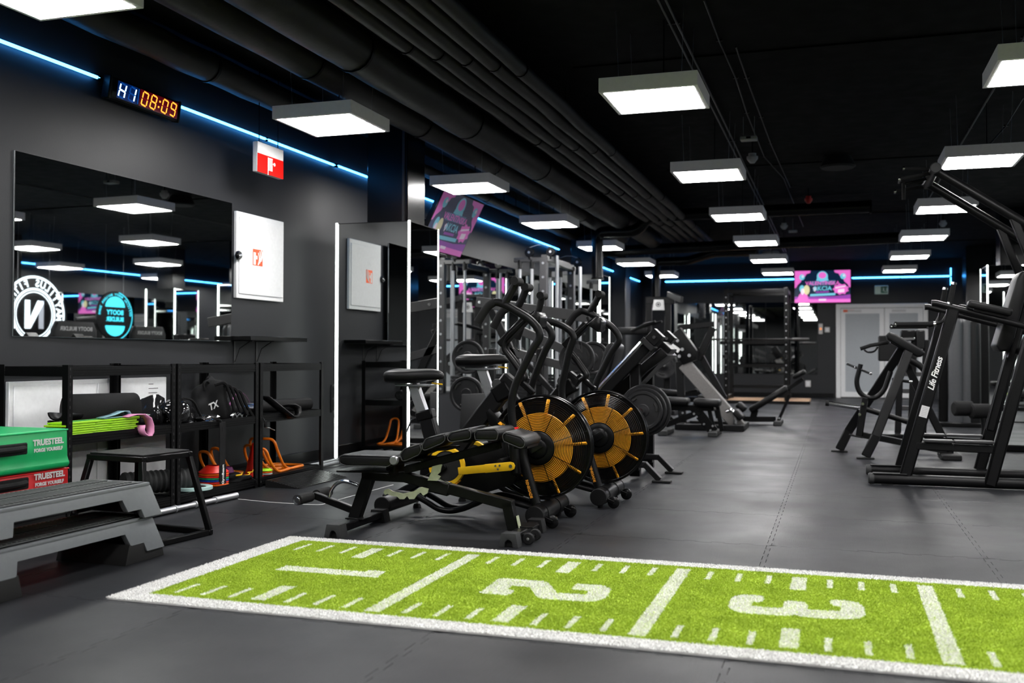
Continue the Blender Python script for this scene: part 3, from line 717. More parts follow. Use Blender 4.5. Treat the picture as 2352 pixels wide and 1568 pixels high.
B().span((-3.95, 5.77, .10), (-3.942, 5.835, .50), bev=.002).build('strap_ribbon', 'strap', t)
B().span((-3.9418, 5.766, .085), (-3.938, 5.839, .215), bev=.001).build('strap_tag', 'black_gloss', t)
text('tag_lettering', 'GymBeam', .032, (-3.9375, 5.802, .15), (0, 0, 1), (0, -1, 0), 'white_print', t, bold=.0006)
# bottom board
roll('foam_roller', 'grey textured foam roller on the bottom board behind the metal step', (-4.28, 5.22, ZB+.078), (-4.04, 5.62, ZB+.078), .075, 'rubber_grey', .0, ribs=26)
t = thing('weight_plate', 'mint rimmed plate lying on the bottom board', 'plate', (-4.05, 5.62, ZB))
B().lathe([(.05, .002), (.115, .002), (.13, .008), (.13, .026), (.115, .03), (.09, .022), (.05, .022)], (-4.05, 5.62, ZB), seg=32).build('plate_rim', 'mint', t)
B().lathe([(0, .003), (.088, .003), (.088, .024), (.03, .030), (0, .030)], (-4.05, 5.62, ZB), seg=24).build('plate_centre', 'rubber', t)
zs = ZB+.002
for k, (m, lab) in enumerate((('cone_orange', 'lowest orange disc cone of the flat stack'), ('cone_red', 'second lowest, red disc cone of the flat stack'), ('cone_blue', 'thin blue disc cone in the flat stack'), ('cone_green', 'green disc cone in the middle of the flat stack'), ('cone_red', 'red disc cone under the topmost one'), ('cone_orange', 'orange red disc cone near the stack top'), ('cone_red', 'topmost red disc cone beside the strap tag'))):
    z = ZB+.002+.014*k; o = B().lathe([(.100, 0), (.102, .006), (.095, .012), (.05, .048), (.046, .048), (.088, .010), (.098, .0)], (-4.08, 5.90, z), seg=28).build('disc_cone', m, loc=(-4.08, 5.9, z)); tag(o, lab, 'cone', 'disc cones stacked on the bottom board')
t = thing('traffic_cone', 'tall red training cone behind the third shelf post', 'cone', (-4.10, 6.44, ZB))
B().lathe([(.075, .012), (.07, .012), (.02, .24), (.012, .245), (0, .245)], (-4.10, 6.44, ZB), seg=24).build('cone_body', 'cone_red', t); B().span((-4.19, 6.35, ZB), (-4.01, 6.53, ZB+.012), bev=.004).build('cone_base', 'cone_red', t)
for k, m in enumerate(('mint', 'cone_orange', 'lime')):
    z = ZB+.001+.012*k; tag(B().lathe([(.05, 0), (.052, .004), (.03, .02), (.028, .02), (.047, .002)], (-4.02, 6.46, z+.0125), seg=20).build('disc_cone', m, loc=(-4.02, 6.46, z+.0125)), ['pale small disc at the foot of the tall red cone', 'orange small disc at the foot of the tall red cone', 'lime small disc on top at the tall red cone'][k], 'cone', 'small discs by the red cone')
tag(B().lathe([(0, -.045), (.03, -.035), (.045, 0), (.03, .035), (0, .045)], (-4.2, 6.25, ZB+.045), seg=20).build('massage_ball', 'purple', loc=(-4.2, 6.25, ZB)), 'dark purple ball at the back of the bottom board', 'ball')
B_ = blob((-4.05, 6.13, ZB), (.07, .11, .055), 21, amp=.3); t = thing('harness', 'black harness with yellow buckles on the bottom board', 'harness', (-4.05, 6.13, ZB)); B_.build('harness_webbing', 'strap', t)
for q in ((-4.0, 6.08, .05), (-3.99, 6.16, .04), (-4.0, 6.22, .055)): B().tube([(q[0], q[1]-.03, ZB+q[2]), (q[0]+.01, q[1]+.02, ZB+q[2]), (q[0]+.01, q[1]+.03, ZB+q[2]+.015)], .005, 5).build('buckle', 'fan_yellow', t)
B().tube([(-3.97, 6.19, ZB+.02), (-3.945, 6.22, ZB-.005), (-3.945, 6.24, ZB-.04), (-3.945, 6.22, ZB-.02)], .003, 5).build('strap_end', 'strap', t)
# orange hurdles (bent tubes)
def hurdle(y, h, w_, lb, x, lab, ang=0.0):
    t = thing('speed_hurdle', lab, 'hurdle', (x, y, ZB), 'orange bent tube hurdles on the bottom board')
    # an arch that leans back, its two legs running on along the board and joined at the far end
    pts = [(w_, lb, .0), (w_, .13, .0), (w_, .05, .03), (w_*.85, -.02, h*.6), (w_*.7, -.05, h), (-w_*.7, -.05, h), (-w_*.85, -.02, h*.6), (-w_, .05, .03), (-w_, .13, 0), (-w_, lb, 0)]
    R = Matrix.Rotation(ang, 3, 'Z')
    B().tube([R @ V(p) + V((x, y, ZB+.012)) for p in pts], .0105, 8, fillet=.055, closed=True).build('hurdle_tube', 'orange_tube', t)
hurdle(6.16, .19, .07, .20, -4.30, 'orange hurdle partly behind the strap tag', -.2)
hurdle(6.32, .20, .06, .21, -4.32, 'orange hurdle just left of the tall red cone', -.1)
hurdle(6.50, .19, .07, .36, -4.07, 'orange hurdle right of the tall red cone', .12)
hurdle(6.61, .20, .07, .32, -4.22, 'orange hurdle in the middle of the right group', -.1)
hurdle(6.70, .245, .10, .40, -4.14, 'tallest orange hurdle of the right group', .05)
hurdle(6.80, .235, .06, .30, -4.30, 'orange hurdle furthest back in the right group', -.06)
# floor things by the shelving
t = thing('telescopic_pole', 'silver telescopic pole lying on the floor along the shelving', 'pole', (-3.80, 5.3, .02))
a, b_ = V((-3.82, 4.60, .024)), V((-3.80, 5.75, .022)); d = (b_-a)
B().cyl(a, a+d*.45, .020, 14).build('pole_tube', 'alu', t); B().cyl(a+d*.45, a+d*.8, .017, 14).build('pole_tube', 'alu', t); B().cyl(a+d*.8, b_, .021, 14).build('pole_tube', 'alu', t)
for s in (.45, .62, .8): B().cyl(a+d*(s-.006), a+d*(s+.006), .023, 14).build('pole_ring', 'rod_grey', t)
B().tube([b_, b_+V((0, .02, .012)), b_+V((0, .03, 0)), b_+V((0, .02, -.012)), b_], .002, 5).build('pole_eye', 'chrome', t)
for k in range(2):
    t = thing('barbell_bar', ('nearer', 'farther')[k]+' silver bar lying on the floor by the mirrored box', 'bar', (-4.1-.07*k, 7.5, .02)); y0_ = 6.95+.1*k; x = -4.12-.10*k
    B().cyl((x, y0_, .026), (x+.02, 8.22, .026), .016, 12).build('bar_shaft', 'alu', t); B().lathe([(0, 0), (.026, 0), (.026, .02), (0, .02)], (x, y0_, .026), axis='y', seg=16).build('bar_collar', 'black_steel', t)
tag(B().tube([P(a, b, Z=.004) for a, b in ((548, 1146), (620, 1153), (700, 1158), (737, 1159), (800, 1141), (903, 1113))], .0022, 5, fillet=.03).build('floor_cord', 'cloud_print', loc=P(700, 1158, Z=0)), 'thin pale cord on the floor from the silver pole to the bench', 'cord')
rp = thing('rubber_ramp', 'small black ribbed rubber kerb ramp on the floor before the shelving', 'ramp', (-3.72, 6.55, 0))
q = [P(626, 1110, Z=.05), P(735, 1086, Z=.05), P(772, 1102, Z=0), P(662, 1128, Z=0)]
x_b, x_f, y_a, y_b = -3.92, -3.64, 6.30, 7.02
B().prism([(x_b, y_a, .001), (x_f, y_a, .001), (x_f, y_a, .004), (x_b+.02, y_a, .052), (x_b, y_a, .052)], (0, y_b-y_a, 0)).build('ramp_body', 'rubber', rp)
b = B(); dv = (V((x_f, 0, .004))-V((x_b+.02, 0, .052)))
for k in range(11):
    c = V((x_b+.02, 0, .052))+dv*((k+.5)/11); b.box((c.x, (y_a+y_b)/2, c.z+.002), (.010, y_b-y_a-.01, .004), Matrix.Rotation(math.atan2(-dv.z, dv.x), 3, 'Y'))
b.build('ramp_ribs', 'black_gloss', rp)
# plyo step (metal stool)
ps = thing('plyo_step', 'black steel plyometric step standing behind the grey step platforms', 'stool', (-3.44, 4.33, 0))
cx, cy_, zt_ = -3.45, 4.345, .452; ang = math.radians(-6); R = Matrix.Rotation(ang, 3, 'Z'); L = lambda x, y, z: R @ V((x, y, 0)) + V((cx, cy_, z))
B().box(L(0, 0, zt_), (.36, .33, .008), R, bev=.002).build('rubber_top', 'rubber', ps)
for s in (-1, 1):
    B().beam(L(-.19, s*.165, zt_-.02), L(.19, s*.165, zt_-.02), .03, .03, (0, 1, 0)).build('top_rail', 'black_steel', ps); B().beam(L(s*.175, -.15, zt_-.02), L(s*.175, .15, zt_-.02), .03, .03, (1, 0, 0)).build('top_rail', 'black_steel', ps)
    B().beam(L(-.27, s*.235, .016), L(.27, s*.235, .016), .03, .03, (0, 1, 0)).build('base_rail', 'black_steel', ps); B().beam(L(s*.255, -.22, .016), L(s*.255, .22, .016), .03, .03, (1, 0, 0)).build('base_rail', 'black_steel', ps)
    for q in (-1, 1): B().beam(L(s*.255, q*.235, .02), L(s*.175, q*.165, zt_-.03), .03, .03, (0, 1, 0)).build('leg', 'black_steel', ps)
# aerobic steps
def stepper(z0, dy, label, riser):
    x1, x0 = -3.045, -3.46; ya, yb = 2.90+dy, 4.015+dy; h = .155
    t = thing('step_platform', label, 'step', ((x0+x1)/2, (ya+yb)/2, z0), 'stacked grey aerobic step platforms')
    L_ = yb-ya
    for x, sgn in ((x1, 1), (x0, -1)):      # side walls with the stepped cut-out
        o_ = [(0, 0), (.035, .138), (.06, h), (L_-.06, h), (L_-.035, .138), (L_, 0), (L_-.125, 0), (L_-.135, .04), (L_-.225, .04), (L_-.245, .095), (.245, .095), (.225, .04), (.135, .04), (.125, 0)]
        B().prism([(x+sgn*(-.045*(q[1]/h)), ya+q[0], z0+q[1]) for q in o_], (-sgn*.03, 0, 0), bev=.004).build('side_wall', 'step_grey', t)
    for y, sgn in ((ya, 1), (yb, -1)):
        B().prism([(x0+.01, y+sgn*.002, z0), (x1-.01, y+sgn*.002, z0), (x1-.05, y+sgn*.045, z0+h-.006), (x0+.05, y+sgn*.045, z0+h-.006)], (0, sgn*.02, 0), bev=.003).build('end_wall', 'step_grey', t)
    B().span((x0+.036, ya+.045, z0+h-.016), (x1-.036, yb-.045, z0+h), bev=.006, seg=2).build('top_frame', 'step_grey', t)
    mt = B().span((x0+.075, ya+.09, z0+h-.001), (x1-.075, yb-.09, z0+h+.003), bev=.001).build('grip_mat', 'step_dark', t)
    b = B(); y = ya+.11
    while y < yb-.11:
        for s0, s1 in ((x0+.085, (x0+x1)/2-.015), ((x0+x1)/2+.015, x1-.085)):
            b.span((s0, y, z0+h+.003), (s1, y+.012, z0+h+.008), bev=.002)
        y += .026
    b.build('grip_ribs', 'step_dark', mt, kind='stuff')
    if riser:
        for y0_, y1_ in ((ya-.012, ya+.26), (yb-.26, yb+.012)):
            b = B(); zr = .052
            o_ = [(0, 0), (.012, .043), (.13, .045), (.14, .083), (.225, .085), (.245, .092), (.27, .0)] if y0_ < ya else [(.272, 0), (.26, .043), (.142, .045), (.132, .083), (.047, .085), (.027, .092), (0, 0)]
            B().prism([(x1-.012, y0_+q[0], q[1]) for q in o_], (x0-x1+.024, 0, 0), bev=.004).build('riser_block', 'riser_black', t)
    return t
stepper(.044, 0.0, 'lower grey aerobic step platform on black risers', True)
stepper(.044+.158, -.02, 'upper grey aerobic step platform resting on the lower one', False)
# soft plyo boxes
def softbox(z0, z1, y0, y1, x0, x1, m, label, bulge):
    t = thing('soft_plyo_box', label, 'soft box', ((x0+x1)/2, (y0+y1)/2, z0), 'stacked soft jump boxes')
    b = bmesh.new(); bmesh.ops.create_cube(b, size=1.0); bmesh.ops.subdivide_edges(b, edges=list(b.edges), cuts=9, use_grid_fill=True)
    h = z1-z0
    for v in b.verts:
        x, y, z = v.co; zz = z+.5
        bl = bulge*math.exp(-((zz-.10)/.10)**2) + .006*math.sin(7*y+3*z)*math.sin(5*z+2)
        bx = (1+bl*2)
        r_ = .012*math.sin(zz*PI)
        v.co = V(((x0+x1)/2+(x1-x0)*x*bx + r_*(1 if x > 0 else -1), (y0+y1)/2+(y1-y0)*y*(1+bl*1.2), z0+h*zz))
    o = B(); o._merge(b); ob = o.build('box_cover', m, t, smooth=50)
    bv = ob.modifiers.new('b', 'BEVEL'); bv.width = .012; bv.segments = 3; bv.limit_method = 'ANGLE'
    b = B().tube([(x1+.004, y0, z1-.006), (x1+.004, y1+.002, z1-.006), (x0, y1+.004, z1-.006)], .004, 6); b.build('piping', m, t)
    hz = z0+h*(.62 if 'green' in m else .80)
    B().span((x1+.008, y0+.05, hz-.03), (x1+.020, y1-.27, hz+.026), bev=.006).build('carry_handle', 'strap', t)
    B().tube([(x1+.016, y0+.08, hz), (x1+.042, y0+.15, hz), (x1+.042, y1-.36, hz), (x1+.016, y1-.29, hz)], .014, 8, fillet=.05).build('handle_grip', 'strap', t)
    xx = x1+.0165
    text('box_lettering', 'TRUESTEEL', .040, (xx, y1-.138, hz+.018), (0, 1, 0), (0, 0, 1), 'cloud_print', t, bold=.0016)
    text('box_lettering', 'FORGE YOURSELF', .0232, (xx, y1-.138, hz-.019), (0, 1, 0), (0, 0, 1), 'cloud_print', t, bold=.001)
    return t
softbox(.165, .388, 3.30, 4.105, -4.25, -3.70, 'red_vinyl', 'red soft jump box under the green one', .008)
softbox(.389, .585, 3.30, 4.085, -4.24, -3.69, 'green_vinyl', 'green soft jump box on top of the red one', .028)
t = thing('soft_plyo_box', 'dark soft box at the bottom, under the red one', 'soft box', (-3.97, 3.7, 0), 'stacked soft jump boxes')
B().span((-4.25, 3.30, .001), (-3.70, 4.10, .164), bev=.012, seg=2).build('box_cover', 'leather', t); B().tube([(-3.697, 3.3, .158), (-3.697, 4.102, .158)], .004, 6).build('piping', 'strap', t)
# ================================================================ turf runner
RX0, RX1, RY0, RY1 = -2.72, 2.55, 3.225, 4.615
D1 = [(-2.357, 3.872), (-2.353, 3.964), (-1.963, 3.963), (-1.957, 4.0), (-1.88, 3.997), (-1.865, 3.872)]
D2 = [(-1.357, 3.761), (-1.365, 4.021), (-1.347, 4.036), (-1.167, 4.04), (-1.14, 4.008), (-1.065, 3.86), (-0.95, 3.862), (-0.95, 3.931), (-1.022, 3.935), (-1.028, 3.948), (-1.026, 4.038), (-0.917, 4.043), (-0.883, 4.01), (-0.868, 3.973), (-0.86, 3.839), (-0.88, 3.778), (-0.926, 3.754), (-1.102, 3.75), (-1.122, 3.77), (-1.196, 3.919), (-1.271, 3.918), (-1.271, 3.854), (-1.236, 3.846), (-1.232, 3.791), (-1.239, 3.755)]
D3 = [(-0.391, 3.871), (-0.393, 3.958), (-0.384, 4.029), (-0.356, 4.064), (-0.315, 4.075), (-0.279, 4.07), (-0.271, 4.05), (-0.273, 3.982), (-0.287, 3.963), (-0.309, 3.962), (-0.309, 3.894), (-0.201, 3.891), (-0.19, 3.918), (-0.192, 4.002), (-0.18, 4.021), (-0.118, 4.023), (-0.107, 3.994), (-0.103, 3.908), (0.013, 3.919), (0.016, 3.988), (-0.008, 3.996), (-0.022, 4.028), (-0.021, 4.084), (-0.005, 4.098), (0.044, 4.1), (0.08, 4.074), (0.1, 4.011), (0.101, 3.893), (0.082, 3.838), (0.041, 3.81), (-0.062, 3.791), (-0.123, 3.793), (-0.146, 3.815), (-0.158, 3.796), (-0.191, 3.783), (-0.333, 3.777), (-0.364, 3.802), (-0.386, 3.841)]
def inpoly(x, y, poly):
    r = np.zeros(x.shape, bool); n = len(poly); j = n-1
    for i in range(n):
        xi, yi = poly[i]; xj, yj = poly[j]
        c = ((yi > y) != (yj > y)) & (x < (xj-xi)*(y-yi)/(yj-yi+1e-12)+xi); r ^= c; j = i
    return r
def white(x, y):
    m = (x < RX0+.12) | (y < RY0+.105) | (y > RY1-.085)
    for k in range(-1, 5):
        xs = -2.632+.993*k
        m |= (np.abs(x-(xs+.993)) < .031) & (y > 3.36) & (y < 4.47)
        for q in range(1, 8):
            xt = xs+.993*q/8
            if xt < RX0+.13: continue
            if q == 4: m |= (np.abs(x-xt) < .031) & (((y > 3.375) & (y < 3.615)) | ((y > 4.22) & (y < 4.458)))
            else: m |= (np.abs(x-xt) < .0115) & (((y > 3.375) & (y < 3.535)) | ((y > 4.295) & (y < 4.455)))
    for d in (D1, D2, D3): m |= inpoly(x, y, d)
    return m
def turf_mat(name, c0, c1, sc_=220):
    m = bpy.data.materials.new(name); m.use_nodes = True; nt = m.node_tree; b = nt.nodes['Principled BSDF']
    g = nt.nodes.new('ShaderNodeNewGeometry'); n = nt.nodes.new('ShaderNodeTexNoise'); n.inputs['Scale'].default_value = sc_; n.inputs['Detail'].default_value = 3
    n2 = nt.nodes.new('ShaderNodeTexNoise'); n2.inputs['Scale'].default_value = 7
    nt.links.new(g.outputs['Position'], n.inputs['Vector']); nt.links.new(g.outputs['Position'], n2.inputs['Vector'])
    a = nt.nodes.new('ShaderNodeMath'); a.operation = 'MULTIPLY_ADD'; a.inputs[1].default_value = .5; nt.links.new(n2.outputs['Fac'], a.inputs[0])
    h = nt.nodes.new('ShaderNodeMath'); h.operation = 'MULTIPLY'; h.inputs[1].default_value = .5; nt.links.new(n.outputs['Fac'], h.inputs[0]); nt.links.new(h.outputs[0], a.inputs[2])
    mx = nt.nodes.new('ShaderNodeMix'); mx.data_type = 'RGBA'; mx.inputs['A'].default_value = (*c0, 1); mx.inputs['B'].default_value = (*c1, 1)
    r = nt.nodes.new('ShaderNodeMapRange'); r.inputs[1].default_value = .32; r.inputs[2].default_value = .68; nt.links.new(a.outputs[0], r.inputs[0])
    nt.links.new(r.outputs[0], mx.inputs['Factor']); nt.links.new(mx.outputs['Result'], b.inputs['Base Color']); b.inputs['Roughness'].default_value = .75; b.inputs['Specular IOR Level'].default_value = .25
    MATS[name] = m
turf_mat('turf_green', (.235, .345, .018), (.40, .535, .050)); turf_mat('turf_white', (.80, .80, .77), (.90, .90, .88))
rug = thing('turf_runner', 'green turf runner with white distance marks and numbers on the floor', 'rug', ((RX0+RX1)/2, (RY0+RY1)/2, 0))
B().span((RX0+.004, RY0+.004, .0005), (RX1-.004, RY1-.004, .007)).build('runner_backing', 'turf_white', rug)
B().span((RX0+.121, RY0+.106, .0072), (RX1-.004, RY1-.086, .0076)).build('turf_base', 'turf_green', rug)
def blades(n_, wh, name, mname):
    x = RNG.uniform(RX0, RX1, n_); y = RNG.uniform(RY0, RY1, n_); m = white(x, y); m = m if wh else ~m; x, y = x[m], y[m]; n = len(x)
    a = RNG.uniform(0, 2*PI, n); h = RNG.uniform(.0048, .0072, n); wd = RNG.uniform(.0020, .0030, n); lx = RNG.normal(0, .0032, n); ly = RNG.normal(0, .0032, n)
    co = np.empty((n, 3, 3)); co[:, 0] = np.stack([x-np.cos(a)*wd, y-np.sin(a)*wd, np.full(n, .0066)], 1); co[:, 1] = np.stack([x+np.cos(a)*wd, y+np.sin(a)*wd, np.full(n, .0066)], 1); co[:, 2] = np.stack([x+lx, y+ly, .0066+h], 1)
    co -= np.array(ORG[rug.name])
    me = bpy.data.meshes.new(name); me.vertices.add(3*n); me.loops.add(3*n); me.polygons.add(n)
    me.vertices.foreach_set('co', co.ravel()); me.loops.foreach_set('vertex_index', np.arange(3*n, dtype=np.int32)); me.polygons.foreach_set('loop_start', np.arange(0, 3*n, 3, dtype=np.int32))
    me.update(); return link(name, me, mname, rug, smooth=0, kind='stuff')
blades(557000, False, 'turf_pile', 'turf_green'); blades(557000, True, 'white_pile', 'turf_white')
# ================================================================ adjustable bench
bn = thing('weight_bench', 'black adjustable bench with segmented backrest at the edge of the turf', 'bench', (-2.05, 4.97, 0))
YN, YD, YC = 4.83, .28, 4.97
def ppoly(pts, Y): return [P(x, y, Y=Y) for x, y in pts]
def pad(name, pts, parent, m='leather', yn=YN, yd=YD, bev=.017, pip=True):
    po = ppoly(pts, yn); o = B().prism(po, (0, yd, 0), bev=bev).build(name, m, parent, smooth=60)
    if pip:
        for yy in (yn-.0005, yn+yd+.0005):
            c = sum((V(p) for p in po), V((0, 0, 0)))/len(po)
            B().tube([V((c.x+(p.x-c.x)*.93, yy, c.z+(p.z-c.z)*.86)) for p in po], .0022, 5, closed=True, fillet=.008, fs=2).build('piping', 'stitch', o)
    return o
pad('seat_pad', [(775, 1048), (785, 1043), (897, 1046), (906, 1051), (904, 1066), (895, 1073), (790, 1071), (776, 1064)], bn)
segs = [[(918, 1042), (929, 1030), (964, 1020), (969, 1032), (962, 1044), (931, 1058), (923, 1058)],
        [(969, 1020), (978, 1007), (1017, 997), (1023, 1002), (1022, 1011), (1015, 1018), (976, 1034), (970, 1032)],
        [(1027, 1003), (1035, 993), (1074, 985), (1082, 991), (1082, 1005), (1076, 1009), (1035, 1015), (1028, 1011)],
        [(1089, 995), (1094, 987), (1138, 985), (1145, 995), (1142, 1009), (1136, 1011), (1091, 1010)],
        [(1153, 999), (1160, 993), (1197, 1003), (1207, 1015), (1203, 1027), (1195, 1029), (1156, 1013)]]
for s in segs:
    cx_, cy_ = sum(q_[0] for q_ in s)/len(s), sum(q_[1] for q_ in s)/len(s)
    pad('backrest_pad', [(cx_+(a-cx_)*1.05, cy_+(b_-cy_)*1.16) for a, b_ in s], bn)
B().beam(P(793, 1077, Y=YC), P(912, 1079, Y=YC), .22, .012, (0, 1, 0)).build('seat_plate', 'black_steel', bn)
fr = B().beam(P(838, 1090, Y=YC), P(936, 1095, Y=YC), .05, .055, (0, 1, 0), ext=.01).build('frame_beam', 'black_steel', bn)
B().beam(P(932, 1095, Y=YC), P(1178, 1160, Y=YC), .05, .055, (0, 1, 0)).build('frame_beam', 'black_steel', bn)
B().beam(P(985, 1112, Y=YC), P(1035, 1124, Y=YC), .058, .070, (0, 1, 0), bev=.008).build('hinge_sleeve', 'matte_tube', bn)
B().beam(P(852, 1082, Y=YC), P(811, 1203, Y=YC), .05, .066, (0, 1, 0)).build('front_leg', 'black_steel', bn)
B().beam(P(1166, 1152, Y=YC), P(1181, 1219, Y=YC), .05, .058, (0, 1, 0)).build('rear_leg', 'black_steel', bn)
bs = B().beam(P(928, 1080, Y=YC-.04), P(1146, 1022, Y=YC-.04), .012, .042, (0, 1, 0)).build('back_support', 'black_steel', bn)
B().beam(P(933, 1077, Y=YC+.06), P(1152, 1020, Y=YC+.06), .012, .042, (0, 1, 0)).build('back_support', 'black_steel', bn)
for s in segs:
    c = P(sum(p[0] for p in s)/len(s), max(p[1] for p in s)-2, Y=YN); B().box((c.x+.02, YC, c.z-.004), (.07, .2, .012), Matrix.Rotation(-.05, 3, 'Y')).build('pad_plate', 'black_steel', bn)
B().box(P(908, 1070, Y=YC), (.055, .13, .09), bev=.006).build('pivot_block', 'black_steel', bn)
for yy in (4.825, 5.115): B().lathe([(0, -.012), (.02, -.012), (.024, -.006), (.024, .008), (0, .008)], (P(906, 1057, Y=YN).x, yy, P(906, 1057, Y=YN).z), axis='y', seg=20).build('pivot_disc', 'alu', bn)
# feet
def bfoot(x, y0, y1, wheels):
    B().span((x-.03, y0+.04, .022), (x+.03, y1-.04, .062), bev=.005).build('foot_bar', 'black_steel', bn)
    B().span((x-.055, y0+.24, .060), (x+.055, y0+.36, .068), bev=.002).build('foot_plate', 'black_steel', bn)
    for yy, s in ((y0, 1), (y1, -1)):
        f = B().prism([(x-.052, yy, .001), (x-.024, yy, .001), (x-.018, yy, .030), (x-.006, yy, .040), (x+.006, yy, .040), (x+.018, yy, .030), (x+.024, yy, .001), (x+.052, yy, .001), (x+.038, yy, .072), (x-.038, yy, .072)], (0, s*.075, 0), bev=.003).build('rubber_foot', 'rubber_grey' if s > 0 else 'rubber', bn)
        B().span((x-.03, yy+s*.03, .001), (x+.03, yy+s*.07, .045)).build('foot_core', 'dark_void', f)
    if wheels:
        for yy in (y0+.10, y0+.22):
            w_ = B().lathe([(0, -.012), (.026, -.012), (.030, -.006), (.030, .006), (.026, .012), (0, .012)], (x+.075, yy, .034), axis='y', seg=20).build('transport_wheel', 'rubber', bn)
            B().lathe([(0, -.015), (.008, -.015), (.008, .015), (0, .015)], (x+.075, yy, .034), axis='y', seg=10).build('wheel_bolt', 'chrome', w_)
        B().beam((x+.02, y0+.16, .045), (x+.085, y0+.16, .036), .05, .012).build('wheel_bracket', 'black_steel', bn)
bfoot(P(765, 1236, Z=0).x, 4.67, 5.27, False); bfoot(P(1165, 1257, Z=0).x+.01, 4.72, 5.24, True)
B().box(P(1190, 1200, Y=4.965)+V((.004, 0, 0)), (.004, .035, .075), Matrix.Rotation(-.22, 3, 'Y')).build('maker_plate', 'zinc', bn)
# leg roller
ra, rb = P(683, 1148, Y=4.80), P(683, 1148, Y=4.80); rb = V((ra.x, 5.15, ra.z))
ro = B().cyl(ra, ra+V((0, .14, 0)), .029, 18).build('leg_roller', 'foam', bn); B().cyl(rb-V((0, .14, 0)), rb, .029, 18).build('leg_roller', 'foam', bn)
B().cyl(ra+V((0, .02, 0)), rb-V((0, .02, 0)), .018, 12).build('roller_axle', 'matte_tube', bn)
for q, s in ((ra, -1), (rb, 1)): B().lathe([(0, s*.006), (.014, s*.006), (.016, s*.002), (.026, s*.003), (.029, -s*.012), (.0, -s*.012)], q, axis='y', seg=20).build('roller_cap', 'chrome', bn)
B().beam((ra.x+.01, YC, ra.z+.005), P(815, 1172, Y=YC), .035, .038, (0, 1, 0)).build('roller_arm', 'black_steel', bn)
B().tube(ppoly([(755, 1147), (759, 1128), (770, 1112), (786, 1104), (803, 1107), (822, 1114)], YC), .0105, 10, fillet=.02).build('grab_handle', 'chrome', bn)
B().prism(ppoly([(881, 1131), (884, 1124), (892, 1122), (902, 1128), (925, 1133), (950, 1128), (968, 1118), (984, 1122), (982, 1132), (972, 1138), (966, 1131), (958, 1136), (951, 1146), (940, 1146), (935, 1139), (928, 1146), (918, 1146), (912, 1140), (898, 1138), (890, 1134), (884, 1136)], YC-.045), (0, .006, 0)).build('seat_ratchet', 'zinc', bn)
B().prism(ppoly([(993, 1068), (1015, 1066), (1011, 1084), (1004, 1090), (1012, 1094), (1004, 1104), (982, 1103), (990, 1085)], YC-.045), (0, .006, 0)).build('back_ratchet', 'zinc', bn)
B().tube(ppoly([(1006, 1098), (1030, 1110)], YC-.04), .004, 6).build('latch_rod', 'chrome', bn)
B().cyl(P(855, 1083, Y=YC-.10), P(893, 1085, Y=YC-.10), .007, 8).build('adjust_pin', 'chrome', bn)

